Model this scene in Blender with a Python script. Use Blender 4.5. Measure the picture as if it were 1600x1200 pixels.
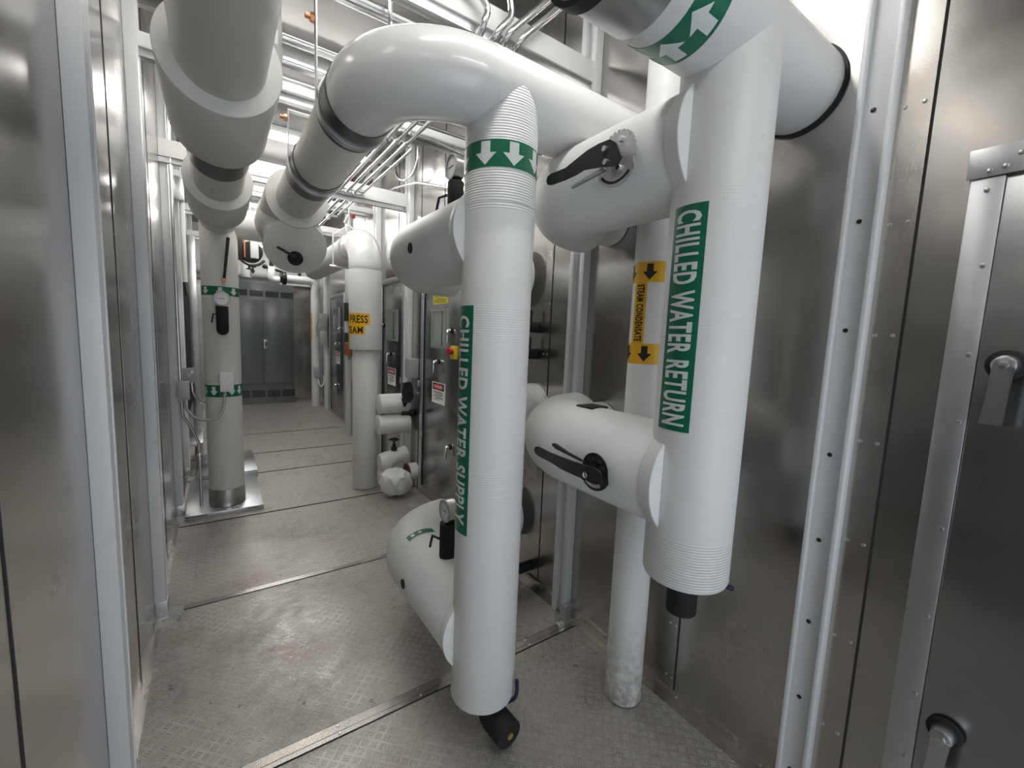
import bpy, bmesh, math, random
from mathutils import Vector, Matrix
PI = math.pi
R = math.radians
random.seed(7)
for o in list(bpy.data.objects):
    bpy.data.objects.remove(o, do_unlink=True)
S = bpy.context.scene
COL = S.collection

# ------------------------------------------------------------------ camera
def cam_axes(yaw, pitch, roll):
    cy, sy, cp, sp = math.cos(yaw), math.sin(yaw), math.cos(pitch), math.sin(pitch)
    f = Vector((sy*cp, cy*cp, sp)); r = Vector((cy, -sy, 0)); u = r.cross(f)
    c, s = math.cos(roll), math.sin(roll)
    return c*r + s*u, -s*r + c*u, f
cd = bpy.data.cameras.new('camera')
cd.sensor_width = 36
cd.lens = 668.27/1600*36
cd.clip_start = .02
cam = bpy.data.objects.new('camera', cd); COL.objects.link(cam)
r_, u_, f_ = cam_axes(0.60660896, -0.11144269, 0.04086352)
m = Matrix.Identity(4)
for i in range(3):
    m[i][0] = r_[i]; m[i][1] = u_[i]; m[i][2] = -f_[i]
m[2][3] = 1.6
cam.matrix_world = m
S.camera = cam

# ------------------------------------------------------------------ world, exposure
w = bpy.data.worlds.new('world'); S.world = w; w.use_nodes = True
bg = w.node_tree.nodes['Background']
bg.inputs[0].default_value = (.79, .885, 1.0, 1)
bg.inputs[1].default_value = 1.7
S.view_settings.view_transform = 'Standard'
S.view_settings.look = 'None'
S.view_settings.exposure = 0.32
S.view_settings.gamma = 1.0
S.view_settings.use_curve_mapping = False
LIGHT = 24.0          # emission of the ceiling luminaires

# ------------------------------------------------------------------ materials
def mat(name, col=(.8,.8,.8), rough=.5, metal=0., emit=None, es=1., coat=0.):
    mt = bpy.data.materials.new(name); mt.use_nodes = True
    b = mt.node_tree.nodes['Principled BSDF']
    b.inputs['Base Color'].default_value = (*col, 1)
    b.inputs['Roughness'].default_value = rough
    b.inputs['Metallic'].default_value = metal
    if coat: b.inputs['Coat Weight'].default_value = coat; b.inputs['Coat Roughness'].default_value = .08
    if emit:
        b.inputs['Emission Color'].default_value = (*emit, 1); b.inputs['Emission Strength'].default_value = es
    return mt
class N:
    def __init__(s, mt):
        s.nt = mt.node_tree; s.b = s.nt.nodes['Principled BSDF']
    def n(s, t, **k):
        x = s.nt.nodes.new(t)
        for a, v in k.items(): setattr(x, a, v)
        return x
    def l(s, a, b): s.nt.links.new(a, b)
    def math(s, op, a, b=None, c=None):
        x = s.n('ShaderNodeMath', operation=op)
        for i, v in enumerate((a, b, c)):
            if v is None: continue
            if isinstance(v, (int, float)): x.inputs[i].default_value = v
            else: s.l(v, x.inputs[i])
        return x.outputs[0]
    def coord(s, scale=(1,1,1)):
        t = s.n('ShaderNodeTexCoord'); mp = s.n('ShaderNodeMapping'); mp.inputs['Scale'].default_value = scale
        s.l(t.outputs['Object'], mp.inputs[0]); return mp.outputs[0]
    def noise(s, vec, scale, detail=4, rough=.55):
        x = s.n('ShaderNodeTexNoise'); x.inputs['Scale'].default_value = scale
        x.inputs['Detail'].default_value = detail; x.inputs['Roughness'].default_value = rough
        s.l(vec, x.inputs['Vector']); return x.outputs['Fac']
    def ramp(s, fac, stops):
        x = s.n('ShaderNodeValToRGB'); e = x.color_ramp.elements
        while len(e) < len(stops): e.new(.5)
        for i, (p, c) in enumerate(stops):
            e[i].position = p; e[i].color = (*(c if isinstance(c, tuple) else (c, c, c)), 1)
        s.l(fac, x.inputs[0]); return x.outputs[0]
    def mix(s, fac, a, b):
        x = s.n('ShaderNodeMix', data_type='RGBA')
        if isinstance(fac, (int, float)): x.inputs[0].default_value = fac
        else: s.l(fac, x.inputs[0])
        for i, v in ((6, a), (7, b)):
            if isinstance(v, tuple): x.inputs[i].default_value = (*v, 1)
            else: s.l(v, x.inputs[i])
        return x.outputs[2]
    def bump(s, h, strength, dist):
        x = s.n('ShaderNodeBump'); x.inputs['Strength'].default_value = strength; x.inputs['Distance'].default_value = dist
        s.l(h, x.inputs['Height']); s.l(x.outputs[0], s.b.inputs['Normal'])

def aluminium(name, c0=(.30,.29,.275), c1=(.46,.45,.435), r0=.20, r1=.38, streak=(60,60,1.2)):
    mt = mat(name, metal=1.); n = N(mt)
    v = n.coord(); st = n.noise(n.coord(streak), 6, 5, .6); cl = n.noise(v, 1.7, 5, .6)
    n.l(n.mix(n.ramp(cl, [(.3, 0), (.75, 1)]), c0, c1), n.b.inputs['Base Color'])
    k = n.math('ADD', n.math('MULTIPLY', st, .10), n.math('MULTIPLY', cl, .90))
    mr = n.n('ShaderNodeMapRange'); n.l(k, mr.inputs[0])
    mr.inputs[1].default_value = .3; mr.inputs[2].default_value = .7
    mr.inputs[3].default_value = r0; mr.inputs[4].default_value = r1
    n.l(mr.outputs[0], n.b.inputs['Roughness'])
    h = n.math('ADD', n.math('MULTIPLY', n.noise(n.coord((1,1,1.6)), 1.3, 2), 1.0), 0.0)
    n.bump(h, .30, .03)
    return mt
M_WALL = aluminium('brushed aluminium sheet', (.44,.425,.41), (.55,.535,.515), .17, .30)
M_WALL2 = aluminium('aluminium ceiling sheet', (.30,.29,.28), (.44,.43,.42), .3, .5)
M_DOOR = aluminium('aluminium door sheet', (.35,.35,.355), (.44,.44,.445), .19, .30)
M_FRAME = aluminium('aluminium door frame', (.52,.52,.53), (.66,.66,.67), .34, .5)
M_STRIP = aluminium('aluminium cover strip', (.45,.425,.40), (.58,.55,.52), .18, .32)
M_GALV = aluminium('galvanised steel', (.45,.46,.47), (.66,.67,.68), .25, .42, (30,30,30))
M_COND = mat('zinc plated conduit', (.70,.71,.72), .24, 1.)
M_CHROME = mat('polished chrome', (.82,.82,.83), .14, 1.)
M_STEEL = mat('stainless steel', (.60,.60,.60), .28, 1.)
M_BRASS = mat('brass', (.62,.45,.18), .35, 1.)
M_COPPER = mat('copper fitting', (.60,.28,.15), .4, 1.)
M_BLACK = mat('black foam insulation', (.010,.010,.011), .75)
M_BLACKM = mat('black painted metal', (.010,.0095,.0095), .42)
M_DARK = mat('dark recess', (.02,.02,.02), .8)
M_SEAL = mat('black sealant', (.012,.012,.012), .6)
M_BLUE = mat('blue vinyl lever', (.006,.008,.05), .4)
M_RED = mat('red plastic', (.45,.02,.02), .35)
M_YEL = mat('yellow plastic', (.75,.50,.03), .4)
M_WHITEP = mat('white plastic', (.78,.78,.77), .4)
M_BOXG = mat('grey cast box', (.42,.42,.42), .5, .3)
M_CAB = mat('dark grey painted steel', (.12,.135,.14), .26)
M_VENT = mat('vent grille', (.03,.033,.035), .6)
M_GLASS = mat('door glass', (.9,.95,.93), .05); M_GLASS.node_tree.nodes['Principled BSDF'].inputs['Transmission Weight'].default_value = 1.
M_ROOM = mat('white room beyond glass', (.70,.74,.68), .6)
M_GREEN = mat('green vinyl label', (.004,.15,.075), .32)
M_LTEXT = mat('white vinyl lettering', (.74,.78,.77), .4)
M_YLAB = mat('yellow vinyl label', (.80,.44,.012), .35)
M_INK = mat('black lettering', (.012,.010,.008), .45)
M_WLAB = mat('white sign face', (.80,.80,.78), .4)
M_REDT = mat('red sign oval', (.60,.03,.04), .4)
M_DIAL = mat('gauge dial', (.80,.80,.82), .3)
M_LAMP = mat('luminaire diffuser', (.9,.9,.9), .5, emit=(1., .985, .95), es=LIGHT)
M_BAG = mat('clear plastic film', (.85,.86,.84), .25); M_BAG.node_tree.nodes['Principled BSDF'].inputs['Transmission Weight'].default_value = .85
M_BAND = mat('dark steel band', (.13,.13,.13), .32, 1.)
M_RUST = mat('rusty flange', (.10,.045,.03), .7)
M_ORANGE = mat('brown wrapped fitting', (.28,.10,.03), .6)

def white_paint(name, col=(.74,.74,.725), rough=.38, dirt=.35):
    mt = mat(name, col, rough); n = N(mt)
    a = n.noise(n.coord(), 9, 6, .65)
    n.l(n.mix(n.math('MULTIPLY', n.ramp(a, [(.58, 0), (.75, 1)]), dirt), col, tuple(c*.72 for c in col)), n.b.inputs['Base Color'])
    return mt
M_POST = white_paint('white painted steel', (.70,.71,.72), .36)
M_BEAM = white_paint('white painted beam', (.80,.80,.79), .4, .15)

def jacket(name, col=(.76,.76,.75), rough=.42, ribs=None, dirt=None, axis='Z'):
    """white canvas or PVC pipe jacket; ribs = [(lo, hi)] along the axis where the lagging is ridged"""
    mt = mat(name, col, rough); n = N(mt); v = n.coord()
    spots = n.ramp(n.noise(v, 28, 4, .6), [(.70, 0), (.76, 1)])
    smear = n.ramp(n.noise(n.coord((3,3,9) if axis == 'Z' else (3,3,3)), 2.2, 6, .7), [(.55, 0), (.8, 1)])
    c = n.mix(n.math('MULTIPLY', smear, .35), col, (col[0]*.80, col[1]*.78, col[2]*.73))
    c = n.mix(n.math('MULTIPLY', spots, .35), c, (.35,.33,.30))
    sp = n.n('ShaderNodeSeparateXYZ'); t = n.n('ShaderNodeTexCoord'); n.l(t.outputs['Object'], sp.inputs[0])
    z = sp.outputs['XYZ'.index(axis)]
    if dirt:
        mr = n.n('ShaderNodeMapRange'); n.l(z, mr.inputs[0]); mr.inputs[1].default_value = dirt[1]; mr.inputs[2].default_value = dirt[0]
        k = n.math('MULTIPLY', mr.outputs[0], n.ramp(n.noise(v, 30, 6, .7), [(.38, 0), (.62, 1)]))
        c = n.mix(n.math('MULTIPLY', k, .85), c, (.22,.19,.15))
    n.l(c, n.b.inputs['Base Color'])
    h = n.math('MULTIPLY', n.noise(n.coord((1,1,1)), 14, 3, .5), .5)
    if ribs:
        wv = n.math('SINE', n.math('MULTIPLY', z, 2*PI/.0085))
        tot = None
        for lo, hi, am in ribs:
            g = n.math('MULTIPLY', n.math('GREATER_THAN', z, lo), n.math('LESS_THAN', z, hi))
            g = n.math('MULTIPLY', g, am); tot = g if tot is None else n.math('ADD', tot, g)
        h = n.math('ADD', h, n.math('MULTIPLY', n.math('MULTIPLY', wv, tot), .55))
    n.bump(h, .55, .0022)
    return mt
M_JACK = jacket('white pipe jacket')
M_JACK_S = jacket('white ridged supply jacket', ribs=[(.0,.13,.5),(.86,.95,.25),(1.42,1.55,.3),(1.86,2.35,1.)])
M_JACK_R = jacket('white ridged return jacket', ribs=[(0,.16,.8),(.53,.60,.2),(.74,.84,.35),(1.10,1.16,.25)])
M_JACK_C = jacket('white condensate jacket', dirt=(-.02,.42), ribs=[(.0,.06,.6),(.9,1.1,.3),(1.25,1.45,.3)])
M_JACK_L = jacket('off white old jacket', (.68,.67,.63), .5)
M_CANVAS = jacket('wrinkled canvas sleeve', (.76,.77,.76), .45)
M_GLOSS = mat('glossy white fitting cover', (.76,.76,.75), .22, coat=.35)

# diamond tread plate
def tread():
    mt = mat('aluminium tread plate', (.42,.40,.37), .4, .75); n = N(mt)
    t = n.n('ShaderNodeTexCoord'); sp = n.n('ShaderNodeSeparateXYZ'); n.l(t.outputs['Object'], sp.inputs[0])
    rot = R(45); s_ = .036
    x = n.math('ADD', n.math('MULTIPLY', sp.outputs[0], math.cos(rot)/s_), n.math('MULTIPLY', sp.outputs[1], math.sin(rot)/s_))
    y = n.math('SUBTRACT', n.math('MULTIPLY', sp.outputs[1], math.cos(rot)/s_), n.math('MULTIPLY', sp.outputs[0], math.sin(rot)/s_))
    fx = n.math('FLOOR', x); fy = n.math('FLOOR', y)
    par = n.math('ABSOLUTE', n.math('MODULO', n.math('ADD', fx, fy), 2.0))
    u = n.math('SUBTRACT', n.math('FRACT', x), .5); v = n.math('SUBTRACT', n.math('FRACT', y), .5)
    a = n.math('ADD', n.math('MULTIPLY', u, n.math('SUBTRACT', 1.0, par)), n.math('MULTIPLY', v, par))
    b = n.math('ADD', n.math('MULTIPLY', v, n.math('SUBTRACT', 1.0, par)), n.math('MULTIPLY', u, par))
    stripes = n.math('COSINE', n.math('MULTIPLY', a, 2*PI*4))
    m1 = n.math('LESS_THAN', n.math('ABSOLUTE', a), .43)
    m2 = n.math('SMOOTH_MIN', n.math('MULTIPLY', n.math('SUBTRACT', .38, n.math('ABSOLUTE', b)), 7), 1.0, .2)
    m2 = n.math('MAXIMUM', m2, 0.0)
    sm = n.n('ShaderNodeMapRange', interpolation_type='SMOOTHSTEP'); n.l(stripes, sm.inputs[0]); sm.inputs[1].default_value = .05; sm.inputs[2].default_value = .75
    h = n.math('MULTIPLY', n.math('MULTIPLY', sm.outputs[0], m1), m2)
    o = t.outputs['Object']
    big = n.noise(o, 1.6, 8, .65); fine = n.noise(o, 14, 8, .75)
    dirt = n.ramp(n.math('ADD', n.math('MULTIPLY', big, .6), n.math('MULTIPLY', fine, .4)), [(.40, 0), (.62, 1)])
    c = n.mix(dirt, (.54,.52,.49), (.34,.31,.275))
    spots = n.ramp(n.noise(o, 11, 5, .75), [(.635, 0), (.66, 1)])
    c = n.mix(n.math('MULTIPLY', spots, .75), c, (.075,.065,.055))
    rusty = n.ramp(n.noise(o, 2.6, 6, .7), [(.54, 0), (.70, 1)])
    c = n.mix(n.math('MULTIPLY', rusty, .5), c, (.30,.21,.14))
    worn = n.ramp(n.noise(o, 5.5, 6, .7), [(.36, .55), (.62, 1)])
    c = n.mix(n.math('MULTIPLY', n.math('MULTIPLY', h, worn), .6), c, (.80,.78,.74))
    n.l(c, n.b.inputs['Base Color'])
    n.l(n.math('SUBTRACT', n.math('ADD', .36, n.math('MULTIPLY', dirt, .22)), n.math('MULTIPLY', h, .16)), n.b.inputs['Roughness'])
    n.l(n.math('SUBTRACT', .70, n.math('MULTIPLY', dirt, .30)), n.b.inputs['Metallic'])
    n.bump(n.math('ADD', h, n.math('MULTIPLY', fine, .25)), 1.0, .0035)
    return mt
M_TREAD = tread()

# ------------------------------------------------------------------ mesh helpers
def V(*a): return Vector(a)
def new(): return bmesh.new()
def box(bm, x0, x1, y0, y1, z0, z1, bev=0):
    g = bmesh.ops.create_cube(bm, size=1)
    for v in g['verts']:
        v.co = Vector((x0+(v.co.x+.5)*(x1-x0), y0+(v.co.y+.5)*(y1-y0), z0+(v.co.z+.5)*(z1-z0)))
    if bev:
        es = list({e for v in g['verts'] for e in v.link_edges})
        bmesh.ops.bevel(bm, geom=es, offset=bev, segments=2, affect='EDGES', profile=.5)
    return bm
def obox(bm, c, sx, sy, sz, rot=None, bev=0):
    """box of half sizes about c, turned by a matrix"""
    g = bmesh.ops.create_cube(bm, size=2)
    vs = g['verts']
    for v in vs: v.co = Vector((v.co.x*sx, v.co.y*sy, v.co.z*sz))
    if bev:
        r = bmesh.ops.bevel(bm, geom=list({e for v in vs for e in v.link_edges}), offset=bev, segments=2, affect='EDGES', profile=.5)
        vs = list({v for f in r['faces'] for v in f.verts} | {v for v in vs if v.is_valid})
    for v in vs:
        if rot: v.co = rot @ v.co
        v.co += Vector(c)
    return bm
def frame_for(d):
    d = d.normalized(); a = Vector((0,0,1)) if abs(d.z) < .9 else Vector((1,0,0))
    x = a.cross(d).normalized(); return x, d.cross(x)
def sweep(bm, pts, r, n=40, caps=True, bev=0.0):
    """tube along pts; r a number or a list; bev rounds the two ends"""
    pts = [Vector(p) for p in pts]
    if not isinstance(r, (list, tuple)): r = [r]*len(pts)
    r = list(r)
    if bev:
        for end in (0, -1):
            p, q = (pts[0], pts[1]) if end == 0 else (pts[-1], pts[-2])
            d = (q-p).normalized(); rr = r[end]
            extra = [(p, rr-bev), (p+d*bev*.3, rr-bev*.3), (p+d*bev, rr)]
            if end == 0: pts = [e[0] for e in extra]+pts[1:]; r = [e[1] for e in extra]+r[1:]
            else: pts = pts[:-1]+[e[0] for e in extra[::-1]]; r = r[:-1]+[e[1] for e in extra[::-1]]
    T = []
    for i in range(len(pts)):
        a = pts[max(i-1,0)]; b = pts[min(i+1,len(pts)-1)]
        d = (b-a)
        T.append(d.normalized() if d.length > 1e-9 else T[-1])
    x, y = frame_for(T[0]); rings = []
    for i, p in enumerate(pts):
        if i:
            q = T[i-1].rotation_difference(T[i]); x = q @ x; y = q @ y
        rings.append([bm.verts.new(p + (x*math.cos(2*PI*k/n) + y*math.sin(2*PI*k/n))*r[i]) for k in range(n)])
    for i in range(len(rings)-1):
        for k in range(n):
            bm.faces.new((rings[i][k], rings[i][(k+1)%n], rings[i+1][(k+1)%n], rings[i+1][k]))
    if caps:
        bm.faces.new(rings[0][::-1]); bm.faces.new(rings[-1])
    return bm
def cyl(bm, a, b, r, n=32, bev=0, r2=None):
    return sweep(bm, [a, b], [r, r if r2 is None else r2], n, True, bev)
def route(pts, rad, n=10):
    """poly-line with its corners rounded"""
    pts = [Vector(p) for p in pts]; out = [pts[0]]
    for i in range(1, len(pts)-1):
        a, c, b = pts[i-1], pts[i], pts[i+1]
        d1 = (a-c).normalized(); d2 = (b-c).normalized(); ang = d1.angle(d2)
        rr = rad[i-1] if isinstance(rad, (list, tuple)) else rad
        if ang > 3.08: out.append(c); continue
        t = min(rr/math.tan(ang/2), (a-c).length*.49 if i > 1 else (a-c).length*.98, (b-c).length*.49 if i < len(pts)-2 else (b-c).length*.98)
        rr = t*math.tan(ang/2); ctr = c + (d1+d2).normalized()*(rr/math.sin(ang/2))
        p1 = c+d1*t; v1 = p1-ctr; v2 = c+d2*t-ctr; tot = v1.angle(v2); ax = v1.cross(v2).normalized()
        for k in range(n+1): out.append(ctr + Matrix.Rotation(tot*k/n, 3, ax) @ v1)
    out.append(pts[-1]); return out
def spline(pts, n=8):
    P = [Vector(p) for p in pts]; P = [2*P[0]-P[1]]+P+[2*P[-1]-P[-2]]; out = []
    for i in range(1, len(P)-2):
        for k in range(n):
            t = k/n; a, b, c, d = P[i-1], P[i], P[i+1], P[i+2]
            out.append(.5*((2*b)+(c-a)*t+(2*a-5*b+4*c-d)*t*t+(3*b-a-3*c+d)*t**3))
    out.append(P[-2]); return out
def ring(bm, c, axis, r0, r1, a, b, n=64):
    """closed band round a pipe between a and b along the axis"""
    i, j, k = {'Z': (0,1,2), 'X': (1,2,0), 'Y': (0,2,1)}[axis]
    prof = [(r0,a),(r1,a),(r1,b),(r0,b)]; vs = []
    for q in range(n):
        t = 2*PI*q/n; row = []
        for rr, al in prof:
            p = [0,0,0]; p[i] = c[0]+rr*math.cos(t); p[j] = c[1]+rr*math.sin(t); p[k] = al
            row.append(bm.verts.new(p))
        vs.append(row)
    for q in range(n):
        for e in range(4):
            bm.faces.new((vs[q][e], vs[q][(e+1)%4], vs[(q+1)%n][(e+1)%4], vs[(q+1)%n][e]))
    return bm
def wrap(axis, c, r):
    i, j, k = {'Z': (0,1,2), 'X': (1,2,0), 'Y': (0,2,1)}[axis]
    def f(th, al, h=0):
        p = [0,0,0]; p[i] = c[0]+(r+h)*math.cos(th); p[j] = c[1]+(r+h)*math.sin(th); p[k] = al
        return Vector(p)
    return f
def patch(bm, f, s0, s1, t0, t1, ns=16, nt=2):
    g = [[bm.verts.new(f(s0+(s1-s0)*i/ns, t0+(t1-t0)*j/nt)) for j in range(nt+1)] for i in range(ns+1)]
    for i in range(ns):
        for j in range(nt):
            bm.faces.new((g[i][j], g[i+1][j], g[i+1][j+1], g[i][j+1]))
    return bm
def poly2d(bm, pts):
    bm.faces.new([bm.verts.new((x, y, 0)) for x, y in pts])
def slice_map(bm, f, step):
    """cut a flat figure into narrow strips both ways, then bend it with f(x, y)"""
    bmesh.ops.triangulate(bm, faces=bm.faces[:])
    xs = [v.co.x for v in bm.verts]; ys = [v.co.y for v in bm.verts]
    for ax, lo, hi in ((0, min(xs), max(xs)), (1, min(ys), max(ys))):
        if step[ax] is None: continue
        q = lo+step[ax]
        while q < hi:
            no = [0,0,0]; no[ax] = 1; co = [0,0,0]; co[ax] = q
            bmesh.ops.bisect_plane(bm, geom=bm.verts[:]+bm.edges[:]+bm.faces[:], plane_co=co, plane_no=no)
            q += step[ax]
    for v in bm.verts: v.co = f(v.co.x, v.co.y)
    return bm
def text2d(s, w=None, h=1., off=.012, sp=1.0):
    cu = bpy.data.curves.new('lettering', 'FONT'); cu.body = s; cu.size = 1; cu.offset = off; cu.resolution_u = 3; cu.space_character = sp
    ob = bpy.data.objects.new('lettering', cu); me = bpy.data.meshes.new_from_object(ob)
    bm = new(); bm.from_mesh(me); bpy.data.objects.remove(ob); bpy.data.curves.remove(cu); bpy.data.meshes.remove(me)
    xs = [v.co.x for v in bm.verts]; ys = [v.co.y for v in bm.verts]
    x0, x1, y0, y1 = min(xs), max(xs), min(ys), max(ys)
    k = h/(y1-y0); kx = (w/(x1-x0)) if w else k
    for v in bm.verts: v.co = Vector(((v.co.x-x0)*kx, (v.co.y-y0)*k, 0))
    return bm
def prism(bm, pts, f, d0, d1):
    """outline pts in a plane, f(u, v, depth) places it; has real thickness"""
    a = [bm.verts.new(f(u, v, d0)) for u, v in pts]; b = [bm.verts.new(f(u, v, d1)) for u, v in pts]
    bm.faces.new(a); bm.faces.new(b[::-1]); n = len(pts)
    for i in range(n): bm.faces.new((a[i], b[i], b[(i+1)%n], a[(i+1)%n]))
    return bm

# ------------------------------------------------------------------ object helpers
def wloc(o):
    p = Vector((0,0,0))
    while o: p += o.location; o = o.parent
    return p
def tag(o, label=None, cat=None, group=None, kind=None):
    if label: o['label'] = label
    if cat: o['category'] = cat
    if group: o['group'] = group
    if kind: o['kind'] = kind
    return o
def obj(name, bm, m_, parent=None, loc=None, ang=32, label=None):
    bmesh.ops.recalc_face_normals(bm, faces=bm.faces[:])
    base = wloc(parent) if parent else (Vector(loc) if loc is not None else None)
    if base is None:
        xs = [v.co for v in bm.verts]
        base = Vector((sum(p.x for p in xs)/len(xs), sum(p.y for p in xs)/len(xs), min(p.z for p in xs)))
    bmesh.ops.translate(bm, verts=bm.verts[:], vec=-base)
    me = bpy.data.meshes.new(name); bm.to_mesh(me); bm.free()
    me.materials.append(m_)
    for p in me.polygons: p.use_smooth = True
    try: me.set_sharp_from_angle(angle=R(ang))
    except Exception: pass
    o = bpy.data.objects.new(name, me); COL.objects.link(o)
    if parent: o.parent = parent
    else: o.location = base
    if label: o['label'] = label
    return o
def thing(name, label, cat, loc=(0,0,0), group=None, kind=None):
    o = bpy.data.objects.new(name, None); o.empty_display_size = .05; COL.objects.link(o); o.location = loc
    return tag(o, label, cat, group, kind)
def dup(root, d, label=None, group=None):
    kids = {}
    for o in COL.objects:
        if o.parent: kids.setdefault(o.parent.name, []).append(o)
    def rec(o, par):
        c = o.copy(); COL.objects.link(c)
        if par: c.parent = par
        for ch in kids.get(o.name, []): rec(ch, c)
        return c
    c = rec(root, None); c.location = root.location+Vector(d)
    if label: c['label'] = label
    if group: c['group'] = group
    return c
def struct(name, bm, m_, parent=None, **k):
    o = obj(name, bm, m_, parent, **k)
    if not parent: o['kind'] = 'structure'
    return o
def screws(parent, pos, r=.006, axis='X', s=-1, m_=None, name='screw'):
    """one pan head per place, sharing a mesh"""
    base = wloc(parent); first = None
    for p in pos:
        p = Vector(p)
        if first is None:
            b = new(); d = {'X': V(1,0,0), 'Y': V(0,1,0), 'Z': V(0,0,1)}[axis]*s
            cyl(b, p, p+d*.0035, r, 14, .0015)
            first = obj(name, b, m_ or M_STEEL, parent); p0 = p
        else:
            c = first.copy(); COL.objects.link(c); c.parent = parent; c.location = p-p0

XL, XR, XR2, YE, YB, H = -.315, 1.65, 1.80, 10.6, -1.6, 3.5

# ================================================================== SETTING
b = new(); box(b, XL-.25, XR2+.05, YB, YE+.05, -.05, 0)
struct('floor', b, M_TREAD, loc=(0,0,0))
b = new(); box(b, XL-.25, XR2+.05, YB, YE+.05, H, H+.05)
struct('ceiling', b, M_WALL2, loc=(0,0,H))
# left wall with an opening for the louvre
b = new(); box(b, XL-.06, XL, YB, 5.75, 0, H); box(b, XL-.06, XL, 8.6, YE, 0, H)
box(b, XL-.06, XL, 5.75, 8.6, 2.75, H); box(b, XL-.06, XL, 5.75, 8.6, 0, .35)
struct('wall_left', b, M_WALL, loc=(XL,0,0))
b = new(); box(b, XR, XR+.06, YB, 6.72, 0, H); box(b, XR2, XR2+.06, 6.66, YE, 0, H); box(b, XR+.06, XR2+.06, 6.66, 6.72, 0, H)
struct('wall_right', b, M_WALL, loc=(XR,0,0))
b = new(); box(b, XL-.06, XR2+.06, YE, YE+.06, 0, H)
struct('wall_far', b, M_WALL, loc=(0,YE,0))
# wall behind the photographer, with the open doorway the daylight comes through
b = new(); box(b, XL-.06, -.25, YB-.06, YB, 0, H); box(b, 1.5, XR+.06, YB-.06, YB, 0, H); box(b, -.25, 1.5, YB-.06, YB, 2.15, H)
struct('wall_rear', b, M_WALL, loc=(0,YB,0))
# upper far bulkhead, white, over the cabinet
b = new(); box(b, XL, XR2, 10.35, YE, 2.48, H)
struct('wall_bulkhead', b, M_BEAM, loc=(0,10.4,2.48))

# baseboards (bent angles along the walls)
b = new(); box(b, XR-.012, XR, YB, 3.0, 0, .055); box(b, XR-.045, XR-.012, YB, 3.0, 0, .004)
bb = struct('baseboard_right', b, M_STRIP, loc=(XR,0,0))
screws(bb, [(XR-.012, y, .035) for y in (.25,.62,.98,1.33,1.95,2.5)], .005)
b = new(); box(b, XL, XL+.008, YB, 5.7, 0, .03); box(b, XL, XL+.03, YB, 5.7, 0, .004)
struct('baseboard_left', b, M_STRIP, loc=(XL,0,0))
# vertical panel joints
tn = 0
def joint(x, s, y0, y1, z0, z1, d=.004, m_=M_STRIP, scr=None, dark=True):
    global tn; tn += 1
    b = new(); box(b, min(x, x+s*d), max(x, x+s*d), y0, y1, z0, z1)
    o = struct('trim_%d' % tn, b, m_, loc=(x, (y0+y1)/2, z0))
    if dark:
        b = new(); box(b, min(x, x+s*.0015), max(x, x+s*.0015), y0-.006, y0, z0, z1); obj('gap', b, M_DARK, o)
    if scr: screws(o, [(x+s*d, y, z) for z in scr for y in ((y0*.78+y1*.22), (y0*.22+y1*.78))], .0055, 'X', s)
    return o
joint(XL, 1, 2.30, 2.303, 0, H, .003)
joint(XL, 1, 1.07, 1.078, 0, H, .003)
joint(XL, 1, 3.55, 3.553, 0, H, .003)
joint(XR, -1, 2.00, 2.06, 0, H, .004, M_STRIP, [.30+.3*k for k in range(9)])
joint(XR, -1, 1.005, 1.055, .055, H, .004, M_STRIP, [.10,.35+.0,.65,.95])
joint(XR, -1, .395, .470, 0, H, .006, M_STRIP, [.346,.669,.997,1.32,1.647,1.971,2.296,2.62,2.94])
joint(XR, -1, 4.00, 4.03, 0, H, .004)
joint(XR, -1, 3.50, 3.52, 2.3, H, .004)
joint(XR, -1, 4.62, 4.64, 2.3, H, .004)
joint(XR, -1, 5.9, 5.93, 0, H, .004)

# floor plate joints: two have screwed cover strips, the rest are open seams
def floor_joint(y, w, m_=M_STRIP, sc=False, x0=XL, x1=XR):
    global tn; tn += 1
    b = new(); box(b, x0, x1, y-w/2, y+w/2, 0, .0045)
    if sc:
        box(b, x0, x1, y-w*.14, y+w*.14, .0045, .0065)
    o = struct('trim_%d' % tn, b, m_, loc=(0, y, 0))
    for s in (-1, 1):
        b = new(); box(b, x0, x1, y+s*w/2-(.004 if s < 0 else 0), y+s*w/2+(.004 if s > 0 else 0), 0, .0012); obj('gap', b, M_DARK, o)
    if sc: screws(o, [(x, y+dy, .0045) for x in sc for dy in (-w*.3, w*.3)], .006, 'Z', 1, M_CHROME)
floor_joint(1.635, .062, M_STRIP, (.02,.36,.70,1.05,1.30))
floor_joint(2.875, .04, M_STRIP)
for y in (4.09, 5.28, 6.12, 7.26): floor_joint(y, .006, M_DARK)

# ---------------------------------------------------------------- frame posts (U channels and square tubes)
def post_left(y, label, w=.075, d=.05, z1=H):
    t = thing('frame_post', label, 'post', (XL, y, 0))
    b = new(); box(b, XL, XL+d, y, y+w, .09, z1, .003); box(b, XL+d, XL+d+.004, y+w*.62, y+w*.70, .09, z1)
    obj('column', b, M_POST, t)
    b = new(); box(b, XL, XL+d+.006, y-.006, y+w+.006, 0, .10, .002); box(b, XL, XL+d+.06, y-.02, y-.006, 0, .008); box(b, XL+d, XL+d+.07, y+.0, y+w, 0, .006)
    br = obj('base_bracket', b, M_GALV, t)
    screws(br, [(XL+.027, y-.006, .035), (XL+.027, y-.006, .07)], .006, 'Y', -1)
    return t
post_left(1.67, 'white painted frame post nearest the camera on the left wall', .085)
post_left(2.82, 'white frame post on left wall with grey bolted bracket at its foot', .085)
post_left(4.31, 'white frame post on left wall carrying the grey junction box', .08)
post_left(5.46, 'narrow white frame post at the near edge of the dark louvre', .06)
post_left(8.7, 'white frame post beyond the dark louvre opening', .07)
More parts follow.
